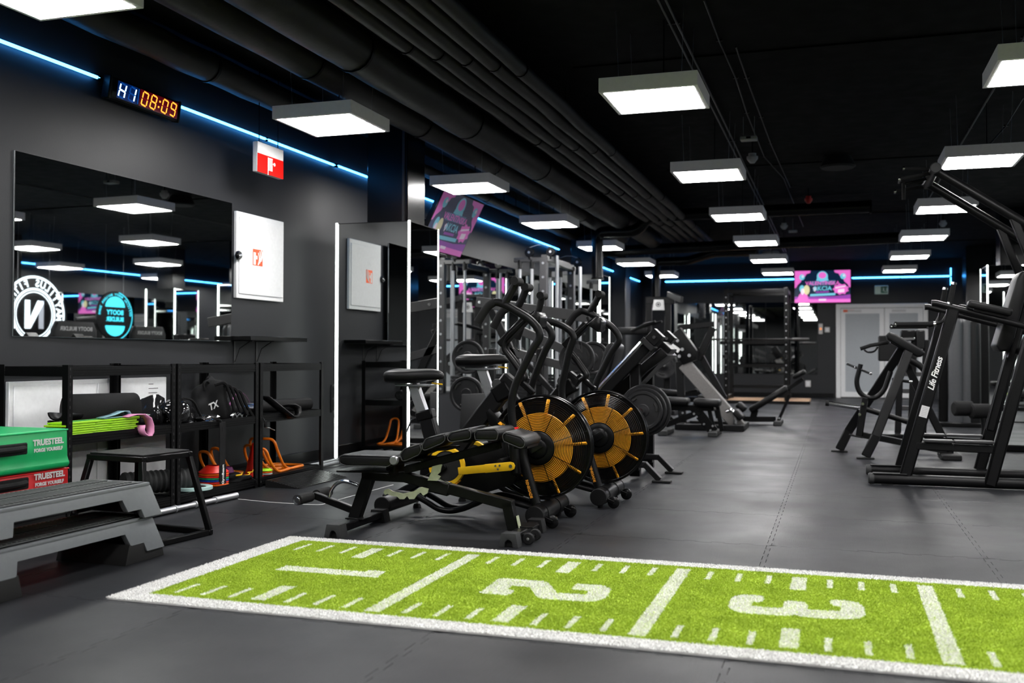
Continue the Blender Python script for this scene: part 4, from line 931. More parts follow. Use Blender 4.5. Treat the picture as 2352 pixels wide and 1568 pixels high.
# ================================================================ air bikes
OB = V((-2.0, 5.55, 0))
def bike(off, label, near_rot, far_rot, dseat):
    t = thing('air_bike', label, 'exercise bike', OB+V(off), 'black and orange air bikes')
    o_ = V(off)
    q = lambda x, y, Y=5.55: P(x, y, Y=Y)+o_
    Yc = 5.55+o_.y
    fc = V((-1.622, 5.55, .430))+o_
    # --- fan cage
    FR = .295
    def ringpt(r, yoff, n=56): return [fc+V((math.cos(2*PI*k/n)*r, yoff, math.sin(2*PI*k/n)*r)) for k in range(n)]
    def dome(r): return -.085*(1-max(0, (r-.20)/.097)**2.4) if r > .20 else -.085
    b = B(); r = .098
    while r < FR-.001:
        b.tube(ringpt(r, dome(r)), .0019, 4, closed=True); r += .0092
    for yo in (-.024, -.012, .0, .012, .026): b.tube(ringpt(FR+.001, yo), .0022, 4, closed=True)
    b.build('front_grille', 'black_gloss', t)
    b = B()
    for k in range(8):
        a = 2*PI*k/8+.35; pts = [fc+V((math.cos(a)*rr_, dome(rr_)+.003, math.sin(a)*rr_)) for rr_ in np.linspace(.095, FR, 9)]
        b.tube(pts, .0022, 5)
    b.build('grille_spokes', 'black_gloss', t)
    b = B(); r = .10
    while r < FR-.004: b.tube(ringpt(r, -dome(r), 40), .0014, 3, closed=True); r += .019
    b.build('rear_grille', 'black_gloss', t)
    for yo in (-.03, .03): B().tube(ringpt(FR+.003, yo), .005, 6, closed=True).build('cage_rim', 'black_gloss', t)
    # --- fan wheel
    wh = B().lathe([(.05, -.060), (.196, -.056), (.200, -.050), (.200, -.044), (.05, -.044)], fc, axis='y', seg=56).build('fan_disc', 'fan_orange', t)
    b = B()
    for k in range(10):
        a = 2*PI*k/10+.12; d = V((math.cos(a), 0, math.sin(a))); s = V((-math.sin(a), 0, math.cos(a)))
        R = Matrix((d, V((0, 1, 0)), s)).transposed()
        B().box(fc+d*.215+V((0, -.054, 0)), (.135, .010, .024), R @ Matrix.Rotation(.9, 3, 'X'), bev=.004).build('fan_blade', 'fan_orange', wh)
    B().lathe([(0, .02), (.285, .02), (.288, .03), (.285, .04), (0, .04)], fc, axis='y', seg=48).build('back_disc', 'black_gloss', t)
    hb = B().lathe([(0, -.112), (.05, -.112), (.058, -.106), (.062, -.098), (.088, -.096), (.096, -.090), (.097, -.07), (0, -.07)], fc, axis='y', seg=40).build('hub_cover', 'black_steel', t)
    B().box(fc+V((-.005, -.114, .008)), (.085, .014, .046), Matrix.Rotation(-.55, 3, 'Y'), bev=.006, seg=2).build('hub_boss', 'black_gloss', hb)
    # --- front fork and stabilisers
    for yo, s in ((-.15, 0), (.15, 0)):
        pts = [q(1219, 1008)+V((0, yo, 0)), q(1216, 1035)+V((0, yo, 0)), q(1228, 1078)+V((0, yo, 0)), q(1251, 1160)+V((0, yo*.95, 0))]
        B().tube(pts, .029, 14, fillet=.06).build('fork_leg', 'matte_tube', t)
    fk0, fk1 = q(1231, 1092)+V((0, -.177, 0)), q(1243, 1136)+V((0, -.173, 0))
    text('fork_lettering', 'RENEGADE', .022, (fk0+fk1)/2+V((-.004, -.002, 0)), fk1-fk0, (1, 0, .25), 'text_orange', t, bold=.0006, sp=.95)
    fz = .074
    fx = -1.583+o_.x
    B().tube([(fx, Yc-.275, fz), (fx, Yc+.275, fz)], .052, 24).build('front_stabiliser', 'matte_tube', t)
    for s in (-1, 1):
        B().lathe([(0, s*.004), (.050, s*.004), (.054, 0), (.054, -s*.02), (0, -s*.02)], (fx, Yc+s*.277, fz), axis='y', seg=28).build('stabiliser_cap', 'rubber', t)
        B().lathe([(.050, -.05), (.056, -.05), (.056, .05), (.050, .05)], (fx, Yc+s*.13, fz), axis='y', seg=24).build('fork_saddle', 'matte_tube', t)
        B().cyl((fx, Yc+s*.22, .001), (fx, Yc+s*.22, .04), .018, 12).build('stabiliser_foot', 'rubber', t)
        w_ = B().lathe([(0, -.011), (.030, -.011), (.037, -.006), (.037, .006), (.030, .011), (0, .011)], (fx+.085, Yc+s*.20-.02, .038), axis='y', seg=24).build('transport_wheel', 'black_gloss', t)
        B().lathe([(0, -.015), (.007, -.015), (.007, .015), (0, .015)], (fx+.085, Yc+s*.20-.02, .038), axis='y', seg=8).build('wheel_bolt', 'chrome', w_)
        for e in (-.018, .018): B().beam((fx+.03, Yc+s*.20-.02+e, .062), (fx+.09, Yc+s*.20-.02+e, .038), .006, .022, (0, 1, 0), bev=.002).build('wheel_bracket', 'black_steel', t)
    rx, rz = -2.508+o_.x, .086
    B().tube([(rx, Yc-.275, rz), (rx, Yc+.275, rz)], .048, 24).build('rear_stabiliser', 'matte_tube', t)
    for s in (-1, 1):
        B().lathe([(0, s*.004), (.046, s*.004), (.05, 0), (.05, -s*.02), (0, -s*.02)], (rx, Yc+s*.277, rz), axis='y', seg=28).build('stabiliser_cap', 'rubber', t)
        B().cyl((rx, Yc+s*.235, .02), (rx, Yc+s*.235, .05), .009, 8).build('leveller_stem', 'chrome', t)
        B().lathe([(0, 0), (.026, 0), (.024, .014), (.018, .024), (0, .024)], (rx, Yc+s*.235, .001), seg=18).build('leveller_foot', 'rubber', t)
    for yo in (-.07, .07):
        pts = [q(x, y)+V((0, yo, 0)) for x, y in [(893, 1136), (925, 1128), (962, 1132), (990, 1148), (1018, 1166), (1047, 1170), (1080, 1162), (1112, 1146), (1140, 1138), (1170, 1144), (1240, 1164)]]
        B().tube(pts, .0175, 12, fillet=.03, fs=3).build('lower_tube', 'matte_tube', t)
    # --- drive
    cc = P(1026, 1070, Y=5.33); cc = V((cc.x+o_.x, 0, cc.z))
    B().prism([q(x, y)+V((0, -.085, 0)) for x, y in [(978, 1050), (1030, 1030), (1100, 1040), (1185, 1005), (1228, 1000), (1226, 1060), (1185, 1110), (1100, 1135), (1010, 1130), (975, 1100)]], (0, .17, 0), bev=.012).build('drive_shroud', 'black_steel', t)
    for s in (-1, 1):
        yy = Yc+s*.215
        rg = B().lathe([(.088, -.012), (.108, -.012), (.112, -.006), (.112, .006), (.108, .012), (.088, .012)], (cc.x, yy, cc.z), axis='y', seg=48).build('crank_ring', 'fan_yellow', t)
        b = B()
        for k in range(14):
            a = -1.9+k*.085; b.box((cc.x+math.cos(a)*.112, yy, cc.z+math.sin(a)*.112), (.012, .02, .005), Matrix.Rotation(-a, 3, 'Y'))
        b.build('ring_teeth', 'fan_orange', rg)
        B().lathe([(0, -.006), (.088, -.006), (.088, .006), (0, .006)], (cc.x, yy, cc.z), axis='y', seg=40).build('crank_disc', 'dark_void', t)
        B().cyl((cc.x, Yc+s*.08, cc.z), (cc.x, yy, cc.z), .05, 20).build('crank_hub', 'black_steel', t)
        pz = 1 if s < 0 else -1
        e0 = V((cc.x+.085, yy+s*.034, cc.z-.022)); e1 = P(1174, 1070, Y=5.30); e1 = V((e1.x+o_.x, yy+s*.034, e1.z))
        d = (e1-e0).normalized(); n_ = V((-d.z, 0, d.x))
        out = [e0+n_*.021, e0.lerp(e1, .5)+n_*.022, e0.lerp(e1, .52)+n_*.024, e1+n_*.024, e1+d*.018+n_*.017, e1+d*.025, e1+d*.018-n_*.017, e1-n_*.024, e0.lerp(e1, .52)-n_*.024, e0.lerp(e1, .5)-n_*.022, e0-n_*.021]
        rd = B().prism(out, (0, s*.010, 0), bev=.002).build('drive_rod', 'fan_yellow', t)
        for k in (.72, .80, .76): B().lathe([(0, s*.003), (.006, s*.003), (.006, -s*.004), (0, -s*.004)], e0.lerp(e1, k)+n_*(.010 if k != .76 else -.010)+V((0, s*.011, 0)), axis='y', seg=8).build('rod_bolt', 'chrome', rd)
        B().lathe([(0, s*.003), (.010, s*.003), (.010, -s*.004), (0, -s*.004)], e1+V((0, s*.011, 0)), axis='y', seg=12).build('rod_bolt', 'chrome', rd)
        # pedal on its crank arm
        pa = V((cc.x, yy+s*.016, cc.z)); pe = pa+V((-.13*pz, 0, -.075*pz))
        B().beam(pa, pe, .016, .028, (0, 1, 0)).build('crank_arm', 'black_steel', t)
        B().box(pe+V((0, s*.055, 0)), (.095, .09, .022), bev=.006).build('pedal', 'rubber', t)
        B().cyl(V((-1.80+o_.x, Yc+s*.06, .36)), V((-1.80+o_.x, Yc+s*.24, .36)), .016, 12).build('foot_peg', 'rubber', t)
    # --- frame
    dg = B().beam(q(1040, 1046), q(1178, 866), .085, .104, (0, 1, 0), bev=.012).build('main_frame', 'matte_tube', t)
    B().beam(q(1138, 910), q(1176, 888), .105, .105, (0, 1, 0), bev=.014).build('frame_collar', 'black_steel', t)
    kn = q(1146, 882); B().lathe([(0, -.045), (.03, -.045), (.032, -.035), (.032, .035), (.03, .045), (0, .045)], kn, axis='y', seg=20).build('tension_knob', 'rubber_grey', t)
    B().prism([q(x, y)+V((0, -.06, 0)) for x, y in [(1122, 945), (1132, 935), (1145, 950), (1165, 985), (1160, 992), (1130, 975)]], (0, .12, 0), bev=.012).build('knee_guard', 'black_steel', t)
    B().beam(q(1012, 1075), q(978, 946), .066, .092, (0, 1, 0), bev=.008).build('seat_tube', 'matte_tube', t)
    B().beam(q(981, 964), q(976, 942), .080, .108, (0, 1, 0), bev=.008).build('seat_collar', 'black_steel', t)
    B().beam(q(975, 1110), q(1015, 1060), .05, .06, (0, 1, 0), bev=.008).build('seat_tube_foot', 'black_steel', t)
    B().beam(q(905, 1140), q(990, 1092), .05, .05, (0, 1, 0), bev=.008).build('rear_strut', 'matte_tube', t)
    ds = V((-.028*dseat/.09, 0, dseat))
    sp = B().beam(q(985, 985), q(950, 882)+ds, .048, .062, (0, 1, 0), bev=.003).build('seat_post', 'alu', t)
    B().beam(q(966, 945)+V((0, -.019, 0)), q(951, 890)+ds+V((0, -.019, 0)), .002, .026, (0, 1, 0), bev=0).build('post_scale', 'grey_steel', sp)
    B().cyl(q(950, 962)+V((0, -.03, 0)), q(972, 952)+V((0, -.03, 0)), .005, 6).build('clamp_pin', 'chrome', t)
    B().tube([q(950, 962)+V((0, -.03, 0)), q(940, 990)+V((0, -.04, 0))], .005, 6).build('clamp_lever', 'chrome', t)
    sc_ = q(957, 862)+ds
    st = B().span(sc_+V((-.125, -.045, -.066)), sc_+V((.10, .045, -.052)), bev=.004).build('seat_carrier', 'alu', t)
    # saddle
    b = B(); rings = []
    prof = [(-.176, .10, .012), (-.168, .128, .034), (-.12, .138, .044), (-.05, .125, .040), (.02, .088, .040), (.09, .054, .043), (.145, .040, .036), (.176, .030, .012)]
    for xx, hw, zz in prof:
        ring = []
        for k in range(14):
            a = 2*PI*k/14; cy2 = math.cos(a); sz = math.sin(a)
            ring.append(b.bm.verts.new(sc_+V((xx, cy2*hw, zz*sz**.55 if sz > 0 else -(.050-.028*max(0, (xx+.05)/.22))*abs(sz)**.55))))
        rings.append(ring)
    for a_, c_ in zip(rings[:-1], rings[1:]):
        for k in range(14): b.bm.faces.new((a_[k], a_[(k+1) % 14], c_[(k+1) % 14], c_[k]))
    b.bm.faces.new(rings[0]); b.bm.faces.new(rings[-1][::-1])
    sd = b.build('saddle', 'leather', t, smooth=75); m_ = sd.modifiers.new('s', 'SUBSURF'); m_.levels = 1; m_.render_levels = 2
    B().cyl(sc_+V((.10, 0, -.045)), sc_+V((.168, 0, -.052)), .005, 6).build('seat_lever', 'fan_yellow', t)
    # --- console mast
    for yo in (-.028, .028):
        B().tube([q(x, y)+V((0, yo, 0)) for x, y in [(1190, 880), (1208, 868), (1182, 830), (1157, 799), (1168, 772), (1208, 735)]], .0155, 10, fillet=.045).build('mast_tube', 'matte_tube', t)
    B().beam(q(1150, 792), q(1208, 733), .085, .042, (0, 1, 0), bev=.006).build('console_back', 'black_steel', t)
    B().beam(q(1185, 866), q(1226, 903), .05, .03, (0, 1, 0), bev=.005).build('mast_foot', 'black_steel', t)
    cn = B().prism([q(x, y)+V((0, -.075, 0)) for x, y in [(1212, 737), (1236, 716), (1244, 717), (1250, 728), (1247, 750), (1240, 757), (1226, 746)]], (0, .15, 0), bev=.008).build('console', 'black_gloss', t)
    B().prism([q(x, y)+V((0, -.050, 0)) for x, y in [(1208, 734), (1232, 714), (1234, 716), (1211, 737)]], (0, .10, 0)).build('console_screen', 'glass_front', cn)
    B().cyl(q(1208, 716), q(1212, 726), .012, 10).build('console_knob', 'rubber', cn)
    for k in range(3): B().tube([q(1183, 780)+V((0, -.03+.02*k, 0)), q(1186+3*k, 800)+V((0, -.05, 0)), q(1198, 802+4*k)+V((0, -.04, 0)), q(1194, 780)+V((0, -.03, 0))], .002, 4, fillet=.02).build('cable', 'dark_void', t)
    # --- levers
    pv = V((-1.707, 0, .301))
    prof = [(1186, 1085), (1179, 985), (1173, 930), (1181, 888), (1222, 803), (1241, 775), (1238, 757), (1218, 733), (1160, 699), (1138, 692), (1120, 703), (1097, 740)]
    lp = [P(x, y, Y=5.33) for x, y in prof]; up = [P(1158, 698, Y=5.33), P(1174, 672, Y=5.33), P(1186, 646, Y=5.33)]
    for s, rot in ((-1, near_rot), (1, far_rot)):
        R = Matrix.Rotation(math.radians(rot), 3, 'Y'); yy = Yc+s*.22
        tr = lambda v, dy=0.0: (lambda w_: V((w_.x+pv.x+o_.x, yy+dy, w_.z+pv.z)))(R @ V((v.x-pv.x, 0, v.z-pv.z)))
        lv = B().tube([tr(v) for v in lp], .0225, 14, fillet=.06).build('lever_arm', 'matte_tube', t)
        B().tube([tr(v) for v in lp[9:]], .0245, 14, fillet=.04).build('lower_grip', 'foam', lv)
        B().tube([tr(v) for v in up], .0225, 14, fillet=.02).build('upper_post', 'matte_tube', lv)
        B().tube([tr(up[-1], -.045), tr(up[-1], .065)], .0245, 16).build('upper_grip', 'foam', lv)
        B().lathe([(.022, -.008), (.0265, -.008), (.0265, .008), (.022, .008)], tr(P(1180, 984, Y=5.33)), d=(tr(lp[1])-tr(lp[0])), seg=14).build('lever_ring', 'red_ring', lv)
        B().beam(tr(P(1178, 1022, Y=5.33)), tr(lp[0]), .035, .05, (0, 1, 0), bev=.006, ext=.012).build('lever_socket', 'black_steel', lv)
    return t
bike((0, 0, 0), 'nearer air bike with orange fan, right behind the bench', 0, -4, 0.0)
bike((.17, .82, 0), 'farther air bike with orange fan and the higher saddle', -14, 1, .09)
# ================================================================ dip and knee raise station
ds_ = thing('dip_station', 'tall black dip and pull-up station on the right with two base tubes', 'gym machine', (.9, 8.25, 0))
YA, YB2 = 7.95, 8.55
for yy, lx in ((YA, .24), (YB2, .24)):
    bt = B().tube([(lx, yy, .045), (2.15, yy, .045)], .040, 16).build('base_tube', 'matte_tube', ds_)
    B().lathe([(0, -.012), (.034, -.012), (.042, -.004), (.042, .03), (0, .03)], (lx, yy, .045), axis='x', seg=18).build('tube_cap', 'rubber_grey', bt)
    B().span((lx+.02, yy-.03, .083), (lx+.26, yy+.03, .090), bev=.002).build('grip_strip', 'rubber_grey', bt)
    B().span((lx+.08, yy-.025, .001), (lx+.16, yy+.025, .012)).build('tube_foot', 'rubber', bt)
    s = -1 if yy == YA else 1
    B().beam((.488, yy, .07), (.822, yy, 1.31), .055, .085, (0, 1, 0), bev=.012).build('front_upright', 'matte_tube', ds_)
    ru = B().beam((1.055, yy+s*.02, .02), (1.50, yy+s*.0, 1.80), .06, .085, (0, 1, 0), bev=.014).build('rear_upright', 'matte_tube', ds_)
    B().beam((.560, yy, .30), (1.115, yy, .285), .06, .055, (0, 1, 0), bev=.006).build('foot_beam', 'matte_tube', ds_)
    for a_, b_ in ((.615, .815), (.822, 1.085)): B().span((a_, yy-.05, .330), (b_, yy+.05, .348), bev=.004).build('step_plate', 'rod_grey' if False else 'grey_steel', ds_)
    B().tube([(.672, yy, 1.352), (.70, yy, 1.352), (1.42, yy, 1.142)], .024, 14).build('dip_arm', 'matte_tube', ds_)
    pa = V((.815, yy, 1.335)); 
    g = B().cyl((.795, yy, 1.345), (.822, yy, 1.49), .0185, 14).build('dip_grip', 'foam', ds_)
    B().cyl((.822, yy, 1.487), (.8255, yy, 1.505), .020, 14).build('grip_cap', 'chrome', g); B().cyl((.794, yy, 1.342), (.797, yy, 1.356), .020, 14).build('grip_cap', 'chrome', g)
    B().tube([(.80, yy, 1.33), (.775, yy, 1.26), (.745, yy, 1.212), (.70, yy, 1.200), (.41, yy, 1.198)], .012, 12, fillet=.03).build('handle_rod', 'matte_tube', ds_)
    g = B().cyl((.43, yy, 1.198), (.685, yy, 1.199), .0175, 14).build('front_grip', 'foam', ds_)
    for xx in (.415, .685): B().cyl((xx, yy, 1.198), (xx+.014, yy, 1.198), .0195, 14).build('grip_cap', 'chrome', g)
    # arm pad
    c = V((1.06, yy+s*.0, 1.31)); R = Matrix.Rotation(math.radians(14), 3, 'Y')
    ap = B().box(c, (.30, .12, .055), R, bev=.02, seg=3).build('arm_pad', 'leather', ds_, smooth=70)
    B().box(c-V((.0, 0, .036)), (.22, .07, .02), R).build('pad_bracket', 'black_steel', ap)
    # pull-up arm
    B().tube([(.70, yy, 2.335), (1.52, yy, 1.762)], .034, 16).build('pullup_arm', 'matte_tube', ds_)
    B().beam((1.22, yy, 1.965), (1.405, yy, 1.46), .045, .06, (0, 1, 0), bev=.01).build('arm_brace', 'matte_tube', ds_)
    for k, (dx, dz) in enumerate(((-.20, .03), (-.23, -.05))):
        g = B().cyl((.69, yy+.05-.22*k*(1 if s < 0 else -1)*0, 2.34+dz*.3), (.69+dx, yy+.05, 2.34+dz), .014, 12).build('pullup_grip', 'foam', ds_)
        B().cyl((.69+dx-.012, yy+.05, 2.34+dz), (.69+dx+.004, yy+.05, 2.34+dz), .017, 12).build('grip_cap', 'chrome', g)
cb_ = B().tube([(.695, 7.86, 2.338), (.695, 8.64, 2.338)], .036, 16).build('pullup_crossbar', 'matte_tube', ds_)
for yy in (7.862, 8.638): B().lathe([(0, -.008), (.034, -.008), (.040, 0), (.034, .008), (0, .008)], (.695, yy, 2.338), axis='y', seg=20).build('bar_cap', 'rubber_grey', cb_)
g = B().cyl((.50, 8.25, 2.30), (.50, 8.25, 2.17), .014, 10).build('pullup_grip', 'foam', ds_); B().cyl((.69, 8.25, 2.33), (.50, 8.25, 2.29), .012, 10).build('grip_arm', 'matte_tube', ds_)
for zz, xs in ((.045, 1.9), (.30, .64), (1.0, 1.30)):
    B().tube([(xs, YA, zz), (xs, YB2, zz)], .026, 12).build('cross_tube', 'matte_tube', ds_)
bp_ = B().prism([P(x, y, Y=8.10) for x, y in [(2336, 640), (2347, 622), (2362, 622), (2366, 640), (2330, 780), (2318, 806), (2297, 808), (2288, 794)]], (0, .30, 0), bev=.018).build('back_pad', 'leather', ds_, smooth=70)
B().beam((1.215, 8.25, .95), (1.41, 8.25, 1.66), .22, .012, (0, 1, 0)).build('pad_plate', 'black_steel', bp_)
B().beam((1.10, 8.25, .40), (1.44, 8.25, 1.76), .06, .06, (0, 1, 0), bev=.01).build('spine', 'matte_tube', ds_)
dv = (V((.822, 0, 1.31))-V((.488, 0, .07))).normalized(); nv = V((-dv.z, 0, dv.x))
def onup(t_): return V((.488, YA-.0285, .07))+dv*t_
text('frame_lettering', 'Life Fitness', .062, onup(.79)+V((0, -.001, 0)), dv, nv, 'white_print', ds_, bold=.0008, shear=.25, sp=.92)
o = B().box(onup(.50), (.085, .002, .055), Matrix((dv, V((0, 1, 0)), -nv)).transposed()).build('spec_plate', 'off_white', ds_)
b = B()
for k in range(6): b.box(onup(.50)+dv*(-.03+.012*k)+V((0, -.0014, 0)), (.003, .0005, .042), Matrix((dv, V((0, 1, 0)), -nv)).transposed())
b.build('plate_print', 'rod_grey', o)

# ================================================================ chest supported row
tr_ = thing('row_machine', 'black chest-supported row machine with U handle behind the dip station', 'gym machine', (.4, 10.22, 0))
for (f, bnd, tp) in (((.265, 9.9, .03), (.354, 9.91, .215), (.66, 10.12, 1.02)), ((.035, 10.55, .03), (.12, 10.54, .215), (.60, 10.30, 1.02))):
    B().beam(f, bnd, .065, .085, (0, 1, 0), bev=.008, ext=.01).build('leg_foot', 'matte_tube', tr_); B().beam(bnd, tp, .065, .085, (0, 1, 0), bev=.008, ext=.012).build('leg', 'matte_tube', tr_)
    B().span((f[0]-.085, f[1]-.05, .001), (f[0]+.075, f[1]+.05, .014), bev=.003).build('foot_plate', 'rubber', tr_)
B().prism([P(x, y, Y=10.08) for x, y in [(2036, 767), (2043, 762), (2058, 767), (2121, 804), (2126, 811), (2116, 820), (2106, 820), (2039, 780)]], (0, .26, 0), bev=.018).build('chest_pad', 'leather', tr_, smooth=70)
B().beam((.50, 10.21, 1.10), (.74, 10.21, .96), .12, .03, (0, 1, 0)).build('pad_bracket', 'black_steel', tr_)
B().tube([P(x, y, Y=10.2) for x, y in [(1977, 836), (1966, 878), (1975, 905), (2004, 918), (2030, 900), (2046, 853)]], .0235, 14, fillet=.08).build('u_handle', 'matte_tube', tr_)
for a_, c_ in (((1947, 836, 10.5), (2000, 858, 10.0)),):
    p0, p1 = P(a_[0], a_[1], Y=a_[2]), P(c_[0], c_[1], Y=c_[2]); g = B().cyl(p0, p1, .012, 10).build('hand_grip', 'foam', tr_)
    for s0 in (0, .36, .62, 1.0): q_ = p0.lerp(p1, s0); B().box(q_, (.026, .02, .026), bev=.005).build('grip_cap', 'chrome', g)
p0, p1 = P(2052, 871, Y=10.2), P(2092, 877, Y=9.95); g = B().cyl(p0, p1, .014, 10).build('hand_grip', 'foam', tr_)
for q_ in (p0, p1): B().box(q_, (.028, .022, .03), bev=.006).build('grip_cap', 'chrome', g)
B().beam(P(1987, 912, Y=10.2), P(1973, 1002, Y=10.2), .06, .065, (0, 1, 0), bev=.008).build('swing_post', 'matte_tube', tr_)
B().box(P(1966, 1001, Y=10.2), (.13, .10, .014), Matrix.Rotation(.18, 3, 'Y'), bev=.003).build('post_plate', 'black_steel', tr_)
hn = B().cyl(P(1899, 925, Y=10.2), P(1985, 938, Y=10.2), .024, 14).build('plate_horn', 'chrome', tr_); B().cyl(P(1896, 925, Y=10.2), P(1904, 926, Y=10.2), .028, 14).build('horn_cap', 'rubber', hn)
B().cyl(P(1985, 938, Y=10.2), P(2090, 970, Y=10.2), .026, 12).build('swing_arm', 'matte_tube', tr_)
for px, py in ((1981, 927), (1974, 951)): B().lathe([(0, -.05), (.014, -.05), (.014, .0), (0, .0)], P(px, py, Y=10.19), axis='y', seg=10).build('bolt', 'chrome', tr_)
B().tube([P(1976, 801, Y=10.2), P(2000, 793, Y=10.2), P(2040, 786, Y=10.2)], .018, 12).build('chest_handle', 'foam', tr_)
B().tube([P(1985, 803, Y=10.2), P(1993, 809, Y=10.2), P(2008, 808, Y=10.2), P(2016, 796, Y=10.2)], .010, 10, fillet=.04).build('handle_loop', 'matte_tube', tr_)
B().beam((.24, 10.22, .20), (1.05, 10.22, .06), .06, .06, (0, 1, 0), bev=.008).build('base_beam', 'matte_tube', tr_)
B().tube([(.62, 10.1, .95), (.80, 10.1, .85), (.86, 10.1, .60)], .03, 12, fillet=.12).build('rear_tube', 'matte_tube', tr_)
B().beam((.62, 10.22, .92), (1.02, 10.22, .06), .06, .07, (0, 1, 0), bev=.008).build('rear_leg', 'matte_tube', tr_)
B().span((.93, 9.98, .001), (1.10, 10.46, .05), bev=.008).build('rear_foot', 'rubber', tr_)

# ---- selector machine with weight tower and roller pads behind
wt = thing('weight_tower', 'black machine with tall grey rounded shrouds behind the dip station', 'gym machine', (1.75, 15.2, 0))
for px, r_, top, m in ((2197, .10, 742, 'bag_grey'), (2221, .085, 742, 'bag_grey'), (2237, .09, 744, 'matte_tube')):
    c = P(px, 955, Y=14.9); z1 = P(px, top, Y=14.9).z
    B().lathe([(0, 0), (r_, 0), (r_, z1-.08), (r_*.9, z1-.03), (r_*.6, z1), (0, z1)], (c.x, 14.9, .06), seg=20).build('shroud', m, wt)
cx_ = P(2215, 955, Y=15.0).x
B().span((cx_-.35, 14.7, .001), (cx_+.35, 15.3, .06), bev=.01).build('base_plate', 'black_steel', wt)
B().span((cx_-.32, 15.05, .06), (cx_-.2, 15.2, 1.5), bev=.01).build('rear_column', 'black_steel', wt); B().span((cx_+.2, 15.05, .06), (cx_+.32, 15.2, 1.5), bev=.01).build('rear_column', 'black_steel', wt)
lx_ = thing('leg_machine', 'black leg curl seat with two thick foam rollers behind the dip station legs', 'gym machine', (1.35, 11.4, 0))
c1, c2 = P(2212, 938, Y=11.3), P(2250, 944, Y=11.3)
for c in (c1, c2): B().lathe([(0, -.10), (.06, -.10), (.078, -.085), (.078, .085), (.06, .10), (0, .10)], (c.x, 11.3, c.z), d=(1, .35, 0), seg=20).build('foam_roller_pad', 'foam', lx_)
B().cyl(c1, c2, .03, 12).build('roller_axle', 'matte_tube', lx_)
B().tube([P(2258, 950, Y=11.3), P(2262, 985, Y=11.3), P(2256, 1030, Y=11.3)], .03, 12, fillet=.05).build('swing_arm', 'matte_tube', lx_)
p0 = P(2256, 1030, Y=11.3)
B().span((p0.x-.30, 11.1, .001), (p0.x+.75, 11.5, .07), bev=.01).build('base_beam', 'black_steel', lx_)
B().beam((p0.x, 11.3, .06), (p0.x, 11.3, p0.z+.05), .07, .07, (0, 1, 0), bev=.008).build('post', 'matte_tube', lx_)
B().beam((p0.x+.6, 11.3, .06), (p0.x+.6, 11.3, .55), .07, .07, (0, 1, 0), bev=.008).build('post', 'matte_tube', lx_)
B().box((p0.x+.5, 11.3, .56), (.45, .4, .08), Matrix.Rotation(.1, 3, 'Y'), bev=.025, seg=2).build('seat_pad', 'leather', lx_, smooth=70)
sm = thing('selector_machine', 'black selector machine with small chrome parts in front of the white door', 'gym machine', (1.0, 12.6, 0))
for px, py, w_, h_, m in ((2040, 800, .22, .30, 'rubber'), (2085, 768, .16, .10, 'black_steel'), (2113, 780, .10, .22, 'leather'), (2070, 778, .30, .05, 'chrome')):
    c = P(px, py, Y=12.6); B().box((c.x, 12.6, c.z), (w_, .2, h_), bev=.012).build({'rubber': 'side_shroud', 'black_steel': 'console_box', 'leather': 'head_pad', 'chrome': 'cross_tube'}[m], m, sm)
for px in (2062, 2092, 2120):
    c = P(px, 990, Y=12.6); B().beam((c.x, 12.6, .05), (c.x+.04, 12.6, P(px, 780, Y=12.6).z), .07, .07, (0, 1, 0), bev=.008).build('upright', 'matte_tube', sm)
c = P(2092, 990, Y=12.6); B().span((c.x-.35, 12.3, .001), (c.x+.35, 12.9, .06), bev=.01).build('base_frame', 'black_steel', sm)
for zz in (.35, .55, .75): B().box((c.x+.02, 12.6, zz), (.35, .05, .05), bev=.006).build('cross_tube', 'grey_steel', sm)
sr_ = thing('kettlebell_rack', 'low black rack of kettlebells at the right edge behind the dip station', 'rack', (2.0, 10.6, 0))
for zz in (.10, .42): B().span((1.75, 10.3, zz), (2.7, 10.75, zz+.03), bev=.004).build('rack_board', 'black_steel', sr_)
for x in (1.77, 2.64):
    for y in (10.32, 10.69): B().span((x, y, .0), (x+.05, y+.05, .5), bev=.004).build('rack_post', 'black_steel', sr_)
for k in range(4):
    t = thing('kettlebell', 'black kettlebell on the low rack, %s from the dip station' % ['first', 'second', 'third', 'fourth'][k], 'kettlebell', (1.9+.22*k, 10.52, .131), 'kettlebells on the low rack')
    B().lathe([(0, 0), (.05, 0), (.085, .05), (.09, .09), (.07, .14), (.03, .165), (0, .165)], (1.9+.22*k, 10.52, .131), seg=20).build('bell', 'plate_iron', t)
    B().tube([(1.9+.22*k-.05, 10.52, .28), (1.9+.22*k-.055, 10.52, .33), (1.9+.22*k, 10.52, .36), (1.9+.22*k+.055, 10.52, .33), (1.9+.22*k+.05, 10.52, .28)], .014, 8, fillet=.03).build('handle', 'plate_iron', t)
